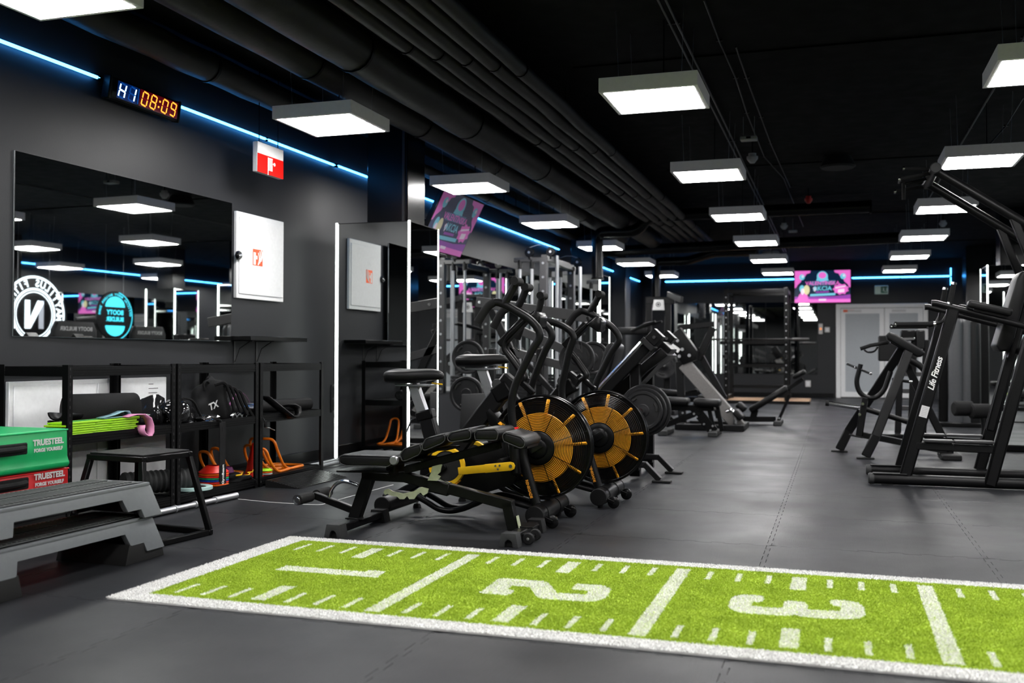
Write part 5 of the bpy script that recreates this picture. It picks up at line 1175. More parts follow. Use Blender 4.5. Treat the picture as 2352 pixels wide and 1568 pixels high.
# ================================================================ machines further back
def plate(b_name, c, r, parent, ax=(0, 1, 0), th=.035, m='plate_iron', detail=True):
    o = B().lathe([(0, -th/2), (r*.30, -th/2), (r*.34, -th*.35), (r*.55, -th*.35), (r*.80, -th*.30), (r*.86, -th/2), (r*.97, -th/2), (r, -th*.3), (r, th*.3), (r*.97, th/2), (r*.86, th/2), (r*.80, th*.30), (r*.34, th*.35), (r*.30, th/2), (0, th/2)], c, d=ax, seg=36).build(b_name, m, parent)
    if detail:
        d = V(ax).normalized(); u = d.orthogonal().normalized(); v = d.cross(u)
        for k in range(3):
            a = 2*PI*k/3+.5; e = u*math.cos(a)+v*math.sin(a); f = u*-math.sin(a)+v*math.cos(a)
            for s in (-1, 1): B().tube([V(c)+e*r*.66-f*r*.22+d*s*(th*.36), V(c)+e*r*.72+d*s*(th*.36), V(c)+e*r*.66+f*r*.22+d*s*(th*.36)], r*.06, 6).build('grip_slot', 'dark_void', o)
    return o
# ---- 45 degree leg press behind the second bike
lp_ = thing('leg_press', 'black leg press with two chrome rail tubes behind the second bike', 'gym machine', (-1.8, 7.95, 0))
for yy in (7.65, 8.25):
    a_, c_ = V((-1.335, yy, 1.09)), V((-2.35, yy, .02))
    d = (c_-a_).normalized()
    B().beam(V((-1.36, yy, 1.055)), V((-2.25, yy, .12)), .06, .07, (0, 1, 0), bev=.006).build('rail_beam', 'black_steel', lp_)
    B().cyl(V((-1.40, yy-.02, 1.09)), V((-2.15, yy-.02, .29)), .019, 14).build('chrome_rail', 'chrome', lp_)
    n_ = V((d.z, 0, -d.x)); R = Matrix((d, V((0, 1, 0)), n_)).transposed()
    hb = B().box((-1.325, yy, 1.10), (.10, .13, .10), R, bev=.004).build('head_block', 'black_steel', lp_)
    B().lathe([(0, -.012), (.013, -.012), (.016, -.004), (.016, 0), (0, 0)], (-1.325, yy-.065, 1.10), axis='y', seg=10).build('bolt', 'chrome', hb)
    B().box(V((-1.325, yy, 1.10))+d*.075, (.045, .15, .12), R, bev=.004).build('end_stop', 'rubber', lp_)
    B().beam((-1.49, yy+.05, .02), (-1.49, yy+.05, .90), .07, .08, (0, 1, 0), bev=.006).build('post', 'black_steel', lp_)
    for e in (-.18, .14):
        q_ = V((-1.28, yy+e*.2, .0))
    B().beam((-1.58, yy-.12, .13), (-1.38, yy-.12, .13), .06, .045, (0, 1, 0)).build('foot_beam', 'matte_tube', lp_); B().beam((-1.39, yy-.12, .14), (-1.27, yy-.12, .02), .07, .04, (0, 1, 0), bev=.004).build('foot_leg', 'matte_tube', lp_)
    B().box((-1.255, yy-.12, .010), (.14, .09, .016), bev=.004).build('foot_plate', 'rubber', lp_)
    B().beam((-2.2, yy, .10), (-1.45, yy, .10), .06, .06, (0, 1, 0)).build('base_beam', 'black_steel', lp_)
B().prism([(-1.30, 7.72, 1.02), (-1.24, 7.72, .96), (-1.40, 7.72, .84), (-1.62, 7.72, .62), (-1.72, 7.72, .66)], (0, .48, 0), bev=.006).build('cross_plate', 'black_steel', lp_)
B().beam((-1.26, 7.95, 1.04), (-1.78, 7.95, .48), .30, .10, (0, 1, 0), bev=.008).build('carriage', 'black_steel', lp_)
B().span((-2.25, 7.6, .05), (-2.15, 8.3, .14), bev=.006).build('rear_beam', 'black_steel', lp_)
hz_ = .54
B().cyl((-1.40, 7.42, hz_), (-1.40, 7.75, hz_), .025, 14).build('plate_horn', 'chrome', lp_)
for k in range(3): plate('weight_plate_disc', (-1.40, 7.56+.045*k-.02, hz_), .20-.025*(2-k), lp_, th=.04)
B().prism([P(x, y, Y=8.0) for x, y in [(1340, 935), (1350, 925), (1392, 792), (1402, 786), (1414, 790), (1416, 800), (1380, 925), (1366, 945)]], (0, .34, 0), bev=.02).build('back_cushion', 'leather', lp_, smooth=70)
B().box((-1.86, 8.1, .42), (.40, .36, .07), Matrix.Rotation(-.25, 3, 'Y'), bev=.02, seg=2).build('seat_cushion', 'leather', lp_, smooth=70)

# ---- grey lever arm machine behind the bikes
lm = thing('lever_press', 'dark grey plate loaded lever machine with a long bolted arm behind the bikes', 'gym machine', (-2.5, 9.5, 0))
def gb(x0, y0, x1, y1, Y, w_=.06, h_=.09, m='grey_steel', n='lever_beam'):
    o = B().beam(P(x0, y0, Y=Y), P(x1, y1, Y=Y), w_, h_, (0, 1, 0), bev=.005).build(n, m, lm); return o
o = gb(1095, 693, 1375, 732, 9.3, h_=.105)
for px, py in ((1102, 694), (1122, 697)): B().lathe([(0, -.012), (.016, -.012), (.018, 0), (0, 0)], P(px, py, Y=9.27), axis='y', seg=10).build('bolt', 'chrome', o)
gb(1195, 758, 1330, 818, 9.3, h_=.085); gb(1150, 800, 1310, 845, 9.6, h_=.085); gb(1125, 705, 1210, 880, 9.6, h_=.08, m='matte_tube'); gb(1205, 830, 1275, 905, 9.3, h_=.05, m='matte_tube'); gb(1150, 870, 1255, 1000, 9.5, h_=.05, m='matte_tube')
gb(1210, 872, 1245, 882, 9.3, h_=.04, m='matte_tube')
o = plate('weight_plate_disc', P(1325, 824, Y=9.2), .175, lm, th=.04)
plate('weight_plate_disc', P(1362, 822, Y=9.9), .17, lm, th=.04); plate('weight_plate_disc', P(1075, 820, Y=9.9), .18, lm, th=.04); plate('weight_plate_disc', P(1072, 905, Y=9.9), .19, lm, th=.05)
B().cyl(P(1325, 824, Y=9.02), P(1325, 824, Y=9.45), .025, 12).build('plate_horn', 'chrome', lm)
for px in (1130, 1240, 1345):
    c = P(px, 1000, Y=9.55); B().beam((c.x, 9.55, .05), (c.x, 9.55, P(px, 800, Y=9.55).z), .07, .07, (0, 1, 0), bev=.006).build('upright', 'matte_tube', lm)
c0, c1_ = P(1090, 1000, Y=9.55).x, P(1370, 1000, Y=9.55).x
for yy in (9.2, 9.9): B().span((c0, yy-.04, .001), (c1_, yy+.04, .07), bev=.008).build('base_beam', 'matte_tube', lm)
for x in (c0+.05, c1_-.05): B().span((x-.04, 9.2, .002), (x+.04, 9.9, .068), bev=.008).build('base_cross', 'matte_tube', lm)
B().prism([P(x, y, Y=9.45) for x, y in [(1055, 985), (1060, 905), (1150, 902), (1150, 985)]], (0, .05, 0), bev=.01).build('side_panel', 'grey_steel', lm)

# ---- dual cable machine in front of the left wall mirrors
cm = thing('cable_machine', 'cable machine with pale guide rods and pulleys by the left wall mirrors', 'gym machine', (-3.4, 13.4, 0))
def upx(px, Y): return P(px, 800, Y=Y).x
for (px, Y, top) in ((1249, 12.9, 596), (1312, 14.6, 618)):
    x = upx(px, Y); z1 = P(px, top, Y=Y).z
    u_ = B().span((x-.05, Y-.05, .03), (x+.05, Y+.05, z1), bev=.006).build('upright', 'grey_steel', cm); zz = .3
    while zz < z1-.05: B().lathe([(0, -.006), (.017, -.006), (.017, .002), (0, .002)], (x, Y-.05, zz), axis='y', seg=10).build('bolt', 'alu', u_); zz += .19
    B().span((x-.42, Y-.05, .001), (x+.25, Y+.05, .07), bev=.008).build('base_foot', 'grey_steel', cm)
    B().span((x-.42, Y-.03, z1-.03), (x+.06, Y+.03, z1+.03), bev=.006).build('top_arm', 'grey_steel', cm)
    for dx in (-.17, -.34):
        B().cyl((x+dx, Y, .07), (x+dx, Y, z1-.02), .021, 12).build('guide_rod', 'rod_grey', cm); B().cyl((x+dx, Y, z1-.12), (x+dx, Y, z1), .034, 12).build('rod_cap', 'black_gloss', cm)
    for dx in (-.20, .10):
        pu = B().lathe([(0, -.02), (.058, -.02), (.066, -.01), (.058, 0), (.066, .01), (.058, .02), (0, .02)], (x+dx, Y-.02, z1+.10), axis='y', seg=22).build('pulley', 'black_gloss', cm); B().lathe([(0, -.03), (.016, -.03), (.016, .03), (0, .03)], (x+dx, Y-.02, z1+.10), axis='y', seg=10).build('pulley_hub', 'alu', pu)
        B().span((x+dx-.015, Y-.03, z1), (x+dx+.015, Y+.01, z1+.12)).build('pulley_bracket', 'black_steel', cm)
    B().tube([(x-.20, Y-.02, z1+.165), (x-.08, Y-.02, z1+.20), (x+.02, Y-.02, z1+.195), (x+.10, Y-.02, z1+.165)], .004, 6).build('cable', 'rod_grey', cm)
    for k in range(12): B().span((x-.36, Y-.055, .10+.048*k), (x-.15, Y+.055, .143+.048*k), bev=.004).build('weight_block', 'plate_iron', cm)
B().beam((upx(1249, 12.9), 12.9, 2.28), (upx(1312, 14.6), 14.6, 2.28), .08, .08, (0, 0, 1)).build('top_beam', 'grey_steel', cm)
for px, Y in ((1279, 13.4), (1332, 15.2)):
    x = upx(px, Y); B().cyl((x, Y, .05), (x, Y, 2.35), .026, 12).build('guide_rod', 'rod_grey', cm)

# ---- pad tower machine with white emblem plaque
pt = thing('pad_tower', 'tall dark machine with a white plaque bearing a round emblem', 'gym machine', (-2.6, 16.5, 0))
Yt = 16.5
for px in (1488, 1532):
    x = upx(px, Yt); B().beam((x, Yt, .04), (x+.02, Yt, P(px, 690, Y=Yt).z), .09, .10, (0, 1, 0), bev=.008).build('upright', 'matte_tube', pt)
B().beam(P(1484, 690, Y=Yt), P(1550, 690, Y=Yt), .10, .12, (0, 1, 0), bev=.008).build('top_beam', 'matte_tube', pt)
B().beam(P(1535, 676, Y=Yt), P(1566, 688, Y=Yt-.4), .10, .05, (0, 0, 1)).build('hook_arm', 'grey_steel', pt)
pq = B().prism([P(x, y, Y=Yt-.07) for x, y in [(1502, 688), (1524, 688), (1526, 712), (1498, 712)]], (0, .015, 0), bev=.004).build('plaque', 'off_white', pt)
c = P(1512, 699, Y=Yt-.072); B().lathe([(.030, -.002), (.040, -.002), (.040, .002), (.030, .002)], c, axis='y', seg=20).build('emblem_ring', 'matte_tube', pq); B().box(c, (.03, .004, .03), Matrix.Rotation(.7, 3, 'Y')).build('emblem_mark', 'matte_tube', pq)
x0_, x1_ = upx(1470, Yt), upx(1560, Yt)
B().span((x0_, Yt-.5, .001), (x0_+.08, Yt+.3, .08), bev=.008).build('base_beam', 'matte_tube', pt); B().span((x1_-.08, Yt-.5, .001), (x1_, Yt+.3, .08), bev=.008).build('base_beam', 'matte_tube', pt); B().span((x0_, Yt-.06, .02), (x1_, Yt+.06, .09), bev=.008).build('base_cross', 'matte_tube', pt)
plate('weight_plate_disc', P(1525, 838, Y=Yt-.3), .22, pt, th=.045); plate('weight_plate_disc', P(1525, 838, Y=Yt-.22), .22, pt, th=.045)
B().cyl(P(1525, 838, Y=Yt-.5), P(1525, 838, Y=Yt), .03, 12).build('plate_horn', 'chrome', pt)
B().box(P(1455, 760, Y=Yt), (.5, .3, .12), bev=.03, seg=2).build('chest_pad', 'leather', pt, smooth=70)
for dx in (0, .25): B().tube([P(1455, 760, Y=Yt)+V((0, -.2, 0)), P(1480+60*dx, 745, Y=Yt-.4), P(1505+60*dx, 738, Y=Yt-.5)], .02, 8).build('handle', 'matte_tube', pt)

# ---- silver beam incline machine
im = thing('hack_squat', 'machine with a wide silver sloping beam and bolted black gusset', 'gym machine', (-1.6, 13.2, 0))
Yi = 13.3
sb = B().beam(P(1572, 835, Y=Yi), P(1702, 984, Y=Yi), .16, .17, (0, 1, 0), bev=.008).build('sloping_beam', 'silver_beam', im)
gp = B().prism([P(x, y, Y=Yi-.10) for x, y in [(1538, 772), (1562, 752), (1600, 806), (1598, 826), (1568, 838), (1542, 800)]], (0, .20, 0), bev=.006).build('gusset', 'black_steel', im)
for px, py in ((1556, 782), (1567, 802), (1583, 816), (1560, 818)): B().lathe([(0, -.012), (.02, -.012), (.022, 0), (0, 0)], P(px, py, Y=Yi-.10), axis='y', seg=10).build('bolt', 'alu', gp)
B().beam(P(1538, 790, Y=Yi-.105), P(1560, 806, Y=Yi-.105), .004, .06, (0, 1, 0)).build('maker_plate', 'off_white', gp)
B().beam(P(1638, 752, Y=Yi+.2), P(1603, 826, Y=Yi+.2), .09, .09, (0, 1, 0), bev=.006).build('arm', 'matte_tube', im); B().beam(P(1560, 752, Y=Yi+.2), P(1640, 744, Y=Yi+.2), .09, .07, (0, 1, 0), bev=.006).build('arm', 'matte_tube', im)
B().beam(P(1600, 800, Y=Yi+.25), P(1664, 915, Y=Yi+.25), .07, .08, (0, 1, 0), bev=.006).build('rear_strut', 'matte_tube', im)
x0_ = P(1560, 985, Y=Yi).x; x1_ = P(1715, 985, Y=Yi).x
for yy in (Yi-.35, Yi+.35): B().span((x0_, yy-.05, .001), (x1_, yy+.05, .08), bev=.008).build('base_beam', 'matte_tube', im)
B().span((x1_-.1, Yi-.35, .002), (x1_, Yi+.35, .078), bev=.008).build('base_cross', 'matte_tube', im); B().span((x0_, Yi-.35, .002), (x0_+.1, Yi+.35, .078), bev=.008).build('base_cross', 'matte_tube', im)
B().beam((x0_+.05, Yi, .05), P(1560, 830, Y=Yi), .10, .10, (0, 1, 0), bev=.008).build('post', 'matte_tube', im)
B().box(P(1697, 952, Y=Yi-.05), (.14, .3, .08), Matrix.Rotation(.8, 3, 'Y'), bev=.02, seg=2).build('heel_pad', 'leather', im, smooth=70)
B().tube([P(1668, 945, Y=Yi-.15), P(1680, 940, Y=Yi-.15), P(1690, 955, Y=Yi-.15), P(1688, 975, Y=Yi-.15)], .025, 10, fillet=.05).build('chrome_handle', 'chrome', im)

# ---- adjustable benches
def fbench(label, pts):
    """pts: pixel data for a bench whose side faces the camera"""
    t = thing('flat_bench', label, 'bench', pts['o'], 'benches in the far middle'); Y = pts['Y']
    for k, (nm_, a_, c_, th) in enumerate(pts['pads']):
        p, q_ = P(*a_, Y=Y), P(*c_, Y=Y); B().beam(p, q_, .30, th, (0, 1, 0), bev=.02).build(nm_, 'leather', t, smooth=70)
    for a_, c_, w_, h_ in pts['beams']: B().beam(P(*a_, Y=Y), P(*c_, Y=Y), w_, h_, (0, 1, 0), bev=.006).build('frame_beam', 'black_steel', t)
    for px, py, L_ in pts['feet']:
        c = P(px, py, Y=Y); B().span((c.x-.05, Y-L_/2, .001), (c.x+.05, Y+L_/2, .06), bev=.01).build('foot_bar', 'rubber', t)
        for yy in (Y-L_/2, Y+L_/2): B().box((c.x, yy, .03), (.11, .06, .06), bev=.008).build('rubber_foot', 'rubber_grey', t)
    for px, py in pts.get('bolts', []): B().lathe([(0, -.01), (.013, -.01), (.013, 0), (0, 0)], P(px, py, Y=Y-.035), axis='y', seg=8).build('bolt', 'alu', t)
    return t
fbench('black incline bench with bolted side plates left of the silver beam', dict(o=P(1600, 1000, Z=0), Y=12.2,
    pads=[('backrest', (1490, 917), (1582, 922), .085), ('seat', (1596, 922), (1655, 926), .09)],
    beams=[((1530, 975), (1610, 945), .06, .07), ((1590, 930), (1640, 992), .05, .12), ((1520, 935), (1640, 937), .06, .07), ((1628, 935), (1640, 990), .04, .05), ((1648, 932), (1658, 990), .04, .05)],
    feet=[(1530, 985, .5), (1642, 1000, .5)], bolts=[(1568, 948), (1578, 946), (1594, 950), (1600, 957), (1617, 974), (1637, 978), (1632, 988)]))
fbench('second black bench lying flat behind the incline bench', dict(o=P(1560, 972, Z=0), Y=14.0,
    pads=[('backrest', (1476, 896), (1560, 904), .09), ('seat', (1605, 911), (1668, 912), .07)],
    beams=[((1490, 915), (1640, 918), .06, .07), ((1500, 915), (1545, 965), .06, .06), ((1560, 905), (1602, 896), .06, .04), ((1640, 918), (1650, 960), .06, .06)],
    feet=[(1545, 970, .6), (1650, 968, .5)]))
fbench('black decline bench with raised leg rollers on the far floor', dict(o=P(1745, 975, Z=0), Y=14.4,
    pads=[('backrest', (1724, 942), (1808, 890), .09), ('seat', (1694, 926), (1712, 942), .09), ('leg_pad', (1822, 867), (1850, 852), .07)],
    beams=[((1690, 962), (1782, 962), .08, .075), ((1730, 960), (1735, 940), .08, .09), ((1787, 968), (1815, 905), .05, .04), ((1805, 895), (1845, 870), .05, .05), ((1660, 968), (1700, 958), .05, .05)],
    feet=[(1788, 972, .5), (1700, 972, .6)], bolts=[(1698, 955), (1790, 960)]))

# ---- power rack with platform before the far mirrors
pr_ = thing('power_rack', 'black power rack with wooden platform before the far wall mirrors', 'rack', (-1.4, 21.6, 0))
xa, xb = P(1668, 920, Y=21.0).x, P(1806, 920, Y=21.0).x
B().span((xa-.35, 20.6, .001), (xb+.45, 22.4, .05), bev=.006).build('platform', 'wood_ply', pr_)
B().span((xa-.37, 20.57, .001), (xb+.47, 20.61, .06), bev=.004).build('platform_edge', 'black_steel', pr_)
for x in (xa, xb):
    for yy in (21.0, 22.1):
        u_ = B().span((x-.04, yy-.04, .05), (x+.04, yy+.04, 2.35), bev=.005).build('upright', 'black_steel', pr_)
        if yy < 21.5:
            for k in range(14): B().lathe([(0, -.004), (.013, -.004), (.013, .001), (0, .001)], (x, yy-.04, .35+.14*k), axis='y', seg=8).build('bolt', 'alu', u_)
    B().span((x-.035, 21.0, 2.25), (x+.035, 22.1, 2.33), bev=.004).build('top_beam', 'black_steel', pr_); B().span((x-.035, 21.0, .06), (x+.035, 22.1, .14), bev=.004).build('base_beam', 'black_steel', pr_)
    B().beam((x, 20.95, .95), (x, 20.55, .95), .05, .06, (1, 0, 0)).build('safety_arm', 'matte_tube', pr_)
for yy, zz in ((22.1, 2.29), (21.0, 2.29), (22.1, 1.25), (22.1, .75), (22.1, .30)): B().span((xa, yy-.03, zz-.035), (xb, yy+.03, zz+.035), bev=.004).build('cross_beam', 'black_steel', pr_)
bb = thing('barbell', 'bare black barbell resting on the far power rack', 'barbell', (-1.4, 20.9, 1.27))
B().cyl((xa-.35, 20.93, 1.30), (xb+.35, 20.93, 1.30), .016, 12).build('bar_shaft', 'matte_tube', bb)
for x, s in ((xa, -1), (xb, 1)):
    B().cyl((x+s*.12, 20.93, 1.30), (x+s*.45, 20.93, 1.30), .025, 12).build('bar_sleeve', 'grey_steel', bb)
for x in (xa, xb): B().box((x, 20.93, 1.265), (.06, .09, .03), bev=.004).build('bar_hook', 'matte_tube', pr_)

# ---- dumbbell rack and plate trees along the right, shown through the mirrors
for k, (x, y) in enumerate(((4.6, 8.6), (4.6, 11.0))):
    dr = thing('dumbbell_rack', ('nearer', 'farther')[k]+' three-tier dumbbell rack along the right side', 'rack', (x, y, 0))
    for yy in (y-.9, y+.9): B().beam((x, yy, .0), (x+.30, yy, 1.05), .08, .06, (0, 1, 0)).build('side_frame', 'black_steel', dr); B().span((x-.05, yy-.04, .001), (x+.55, yy+.04, .06), bev=.006).build('foot', 'black_steel', dr)
    for j in range(3):
        z = .28+.34*j; xs = x+.05+.1*j; B().span((xs-.12, y-.95, z-.02), (xs+.14, y+.95, z), bev=.004).build('tier', 'matte_tube', dr)
        for i in range(7):
            yy = y-.78+.26*i; t = thing('dumbbell', 'round black dumbbell, place %s on the %s tier of the %s right rack' % (['one', 'two', 'three', 'four', 'five', 'six', 'seven'][i], ['lower', 'middle', 'upper'][j], ('nearer', 'farther')[k]), 'dumbbell', (xs, yy, z), 'dumbbells on the right racks')
            for s in (-1, 1): B().lathe([(0, 0), (.062, 0), (.068, .012), (.068, .075), (.062, .088), (0, .088)], (xs+s*.06-(.088 if s < 0 else 0), yy, z+.069), axis='x', seg=14).build('bell', 'rubber', t)
            B().cyl((xs-.07, yy, z+.069), (xs+.07, yy, z+.069), .016, 8).build('handle', 'chrome', t)
# booty machines seen in the wall mirror
for k, (x, y) in enumerate(((2.40, 12.02), (3.33, 14.7))):
    t = thing('hip_thrust_machine', ('nearer', 'farther')[k]+' hip thrust machine with lettered black backrest on the right', 'gym machine', (x, y, 0))
    B().span((x-.2, y-.45, .001), (x+1.4, y-.37, .07), bev=.008).build('base_beam', 'matte_tube', t); B().span((x-.2, y+.37, .001), (x+1.4, y+.45, .07), bev=.008).build('base_beam', 'matte_tube', t); B().span((x-.15, y-.37, .01), (x-.07, y+.37, .07), bev=.006).build('base_cross', 'matte_tube', t)
    bk = B().prism([(x, y-.42, .55), (x, y+.42, .55), (x, y+.42, 1.32), (x, y+.34, 1.46), (x, y-.34, 1.46), (x, y-.42, 1.32)], (.10, 0, 0), bev=.02).build('backrest', 'leather', t, smooth=60)
    text('backrest_lettering', 'BOOTY BUILDER', .085, (x-.002, y, 1.34), (0, -1, 0), (0, 0, 1), 'cloud_print', bk, bold=.001)
    for yy in (y-.25, y+.25): B().beam((x+.06, yy, .05), (x+.06, yy, .60), .07, .07, (0, 1, 0)).build('post', 'matte_tube', t)
    B().box((x+.75, y, .46), (.9, .5, .09), bev=.03, seg=2).build('seat_pad', 'leather', t, smooth=70)
    if k: B().tube([(x+.3, y-.5, .9), (x+.1, y-.48, 1.40), (x+.5, y-.48, 1.62), (x+1.2, y-.48, 1.58)], .04, 10, fillet=.15).build('lever_tube', 'grey_steel', t)
    B().beam((x+1.2, y, .05), (x+1.2, y, 1.6 if k else .9), .10, .10, (0, 1, 0), bev=.008).build('rear_post', 'matte_tube', t)
    if k: B().span((x+1.15, y-.5, 1.52), (x+1.25, y+.5, 1.62), bev=.008).build('top_cross', 'matte_tube', t)
# ================================================================ far wall: door, screens, signs
dX0, dX1, dZ = 0.0, 1.965, 2.155
d1 = structE('door_1', ((dX0+dX1)/2, YB, 0))
for a_, b_ in (((dX0, YB-.06, 0), (dX0+.10, YB-.001, dZ)), ((dX1-.10, YB-.06, 0), (dX1, YB-.001, dZ)), ((dX0+.10, YB-.06, dZ-.09), (dX1-.10, YB-.001, dZ))): B().span(a_, b_, bev=.006).build('door_frame', 'door_white', d1)
xm = 1.05
for a_, b_ in ((dX0+.105, xm-.005), (xm+.005, dX1-.105)):
    lf = B()
    for s0, s1 in (((a_, .02), (a_+.10, dZ-.10)), ((b_-.10, .02), (b_, dZ-.10)), ((a_+.10, .02), (b_-.10, .14)), ((a_+.10, dZ-.22), (b_-.10, dZ-.10))): lf.span((s0[0], YB-.052, s0[1]), (s1[0], YB-.012, s1[1]), bev=.004)
    lf = lf.build('door_leaf', 'door_white', d1)
    B().span((a_+.10, YB-.040, .14), (b_-.10, YB-.024, dZ-.22)).build('door_pane', 'door_panel', lf)
    B().span((a_+.15, YB-.075, dZ-.19), (a_+.45, YB-.052, dZ-.135), bev=.004).build('door_closer', 'off_white', lf)
B().span((dX0+.16, YB-.0535, dZ-.185), (dX0+.40, YB-.0525, dZ-.13)).build('red_sticker', 'orange_red', d1)
B().span((xm-.09, YB-.075, 1.0), (xm-.04, YB-.052, 1.14), bev=.004).build('door_handle', 'chrome', d1)
t = thing('exit_sign', 'pale green exit sign beside the far screen', 'sign', P(2024, 665, Y=YB))
p, q_ = P(2009, 656, Y=YB-.02), P(2040, 675, Y=YB-.02)
mat('exit_green', (.06, .22, .15), .5, noise=.05); mat('exit_pale', (.55, .68, .62), .5, noise=.03, emit=(.4, .55, .5), es=.12)
B().span((p.x, YB-.05, q_.z), (q_.x, YB-.001, p.z), bev=.006).build('sign_case', 'exit_pale', t)
B().span((p.x+.13, YB-.052, q_.z+.02), (q_.x-.015, YB-.0505, p.z-.02)).build('sign_field', 'exit_green', t)
b = B(); cx_, cz_ = (p.x+q_.x)/2+.06, (p.z+q_.z)/2
b.box((cx_-.02, YB-.053, cz_+.035), (.022, .001, .022)); b.box((cx_-.015, YB-.053, cz_), (.022, .001, .06), Matrix.Rotation(.3, 3, 'Y')); b.box((cx_+.01, YB-.053, cz_-.035), (.06, .001, .014), Matrix.Rotation(.5, 3, 'Y')); b.box((cx_+.06, YB-.053, cz_), (.03, .001, .09))
b.build('running_figure', 'exit_pale', t)
for px, py, lab, m in ((1885, 755, 'narrow pale call panel with an orange light on the far wall', 'off_white'), (1900, 757, 'small square pale switch beside the call panel', 'off_white'), (1856, 881, 'white double socket low on the far wall', 'off_white')):
    c = P(px, py, Y=YB); w_, h_ = ((.09, .24), (.11, .12), (.12, .15))[(px == 1900)+2*(px == 1856)]
    t = thing('wall_switch', lab, 'switch', c); B().span((c.x-w_/2, YB-.03, c.z-h_/2), (c.x+w_/2, YB-.001, c.z+h_/2), bev=.006).build('switch_plate', m, t)
    if px == 1885:
        mat('orange_light', (.8, .2, .02), .4, noise=.02, emit=(1, .3, .03), es=1.2); B().lathe([(0, -.012), (.022, -.012), (.022, 0), (0, 0)], (c.x, YB-.03, c.z), axis='y', seg=12).build('signal_light', 'orange_light', t)
    else: B().span((c.x-w_*.3, YB-.036, c.z-h_*.3), (c.x+w_*.3, YB-.03, c.z+h_*.3), bev=.004).build('switch_rocker', 'door_white', t)

# ---- advert screens: flat emissive artwork made of shapes
for n_, c_, e_ in (('ad_navy', (.004, .018, .05), .9), ('ad_pink', (.85, .16, .62), 1.0), ('ad_violet', (.32, .05, .42), .9), ('ad_cyan', (.18, .62, .78), 1.0), ('ad_white', (.9, .75, .9), 1.0), ('ad_hair', (.85, .8, .45), .9), ('ad_teal', (.03, .16, .26), 1.0)):
    mat(n_, c_, .3, noise=.02, emit=c_, es=e_); cd_ = tuple(v*.45+f for v, f in zip(c_, (.05, .05, .075))); mat(n_+'_dim', cd_, .22, noise=.02, emit=cd_, es=e_*.34)  # dim copies: pale glare on the tilted screen mixed into the colour
def advert(t, at, rt, up, W, H, sfx=''):
    fr_ = frame(rt, up, at)
    nrm_ = fr_.to_3x3() @ V((0, 0, 1))
    T = lambda u, v, k=1: fr_ @ V((u*W/2, v*H/2, .0006*k))
    scr = B().poly([T(-1, -1), T(1, -1), T(1, 1), T(-1, 1)]).build('screen_image', 'ad_navy'+sfx, t, smooth=0)
    def sh(nm_, m, pts, k=2): B().poly([T(u, v, k) for u, v in pts]).build(nm_, m+sfx, scr, smooth=0)
    wavy = lambda s: [(s*1, 1), (s*.42, 1), (s*.45, .86), (s*.58, .80), (s*.62, .66), (s*.74, .52), (s*.78, .30), (s*.90, .12), (s*.95, -.05), (s*1, -.08)]
    sh('corner_swirl', 'ad_pink', wavy(-1)); sh('corner_swirl', 'ad_pink', wavy(1))
    sh('floor_band', 'ad_violet', [(-1, -1), (1, -1), (1, -.52), (.4, -.62), (-1, -.62)]); sh('floor_band', 'ad_pink', [(-1, -1), (1, -1), (1, -.80), (-1, -.78)], 3)
    ell = lambda cx, cy, a, b2, n=20, a0=0, a1=2*PI: [(cx+a*math.cos(a0+(a1-a0)*i/n), cy+b2*math.sin(a0+(a1-a0)*i/n)) for i in range(n)]
    sh('crown_shape', 'ad_cyan', ell(0, .62, .20, .34)); sh('crown_shape', 'ad_pink', ell(0, .70, .14, .20), 3); sh('crown_base', 'ad_cyan', [(-.22, .36), (.22, .36), (.20, .50), (-.20, .50)], 3)
    for cx, cy in ((-.74, .60), (.74, .62)): sh('flower', 'ad_cyan', ell(cx, cy, .10, .18), 3); sh('flower', 'ad_white', ell(cx+.03, cy+.05, .04, .07), 4)
    sh('title_band', 'ad_teal', [(-.46, .06), (.46, .10), (.46, .38), (-.46, .34)], 2)
    for body, m, sz, v, k in (('VALENTÍNSKA', 'ad_pink', .150, .20, .0024), ('AKCIA', 'ad_cyan', .18, -.13, .0024)):
        me = textmesh(body, sz*H*1.05, ext=.0002, bold=.003*H); me.transform(frame(rt, up, fr_ @ V((0.0, v*H/2, k)))); me.transform(Matrix.Translation(-ORG[t.name])); link('title_text', me, m+sfx, scr, None, 0)
    sh('subtitle_bar', 'ad_violet', [(-.24, -.40), (.24, -.38), (.24, -.29), (-.24, -.31)]); sh('info_bar', 'ad_cyan', [(-.44, -.60), (.46, -.55), (.46, -.42), (-.44, -.47)]); sh('footer_bar', 'ad_white', [(-.13, -.88), (.13, -.88), (.13, -.78), (-.13, -.78)], 4)
    sh('heart', 'ad_white', [(-.34, -.10), (-.30, -.02), (-.26, -.06), (-.22, -.02), (-.20, -.12), (-.28, -.32)])
    st = [(.66+.30*math.cos(i*PI/9)*(1 if i % 2 else .80), -.18+.36*math.sin(i*PI/9)*(1 if i % 2 else .78)) for i in range(18)]
    sh('price_burst', 'ad_pink', st, 3); sh('price_text', 'ad_white', [(.46, -.14), (.84, -.02), (.84, .04), (.46, -.06)], 4); sh('price_text', 'ad_white', [(.56, -.40), (.78, -.36), (.78, -.16), (.56, -.2)], 4)
    sh('figure_dress', 'ad_pink', [(-.95, -1), (-.48, -1), (-.55, -.5), (-.70, -.3), (-.84, -.5)], 4); sh('figure_hair', 'ad_cyan', ell(-.74, -.12, .09, .22), 4); sh('figure_hair', 'ad_hair', ell(-.57, -.2, .11, .30), 5); sh('figure_face', 'ad_white', ell(-.72, -.3, .06, .2), 5)
tv = thing('wall_screen', 'bright pink and navy advert screen on the far wall above the mirrors', 'screen', P(1889, 657, Y=YB-.06))
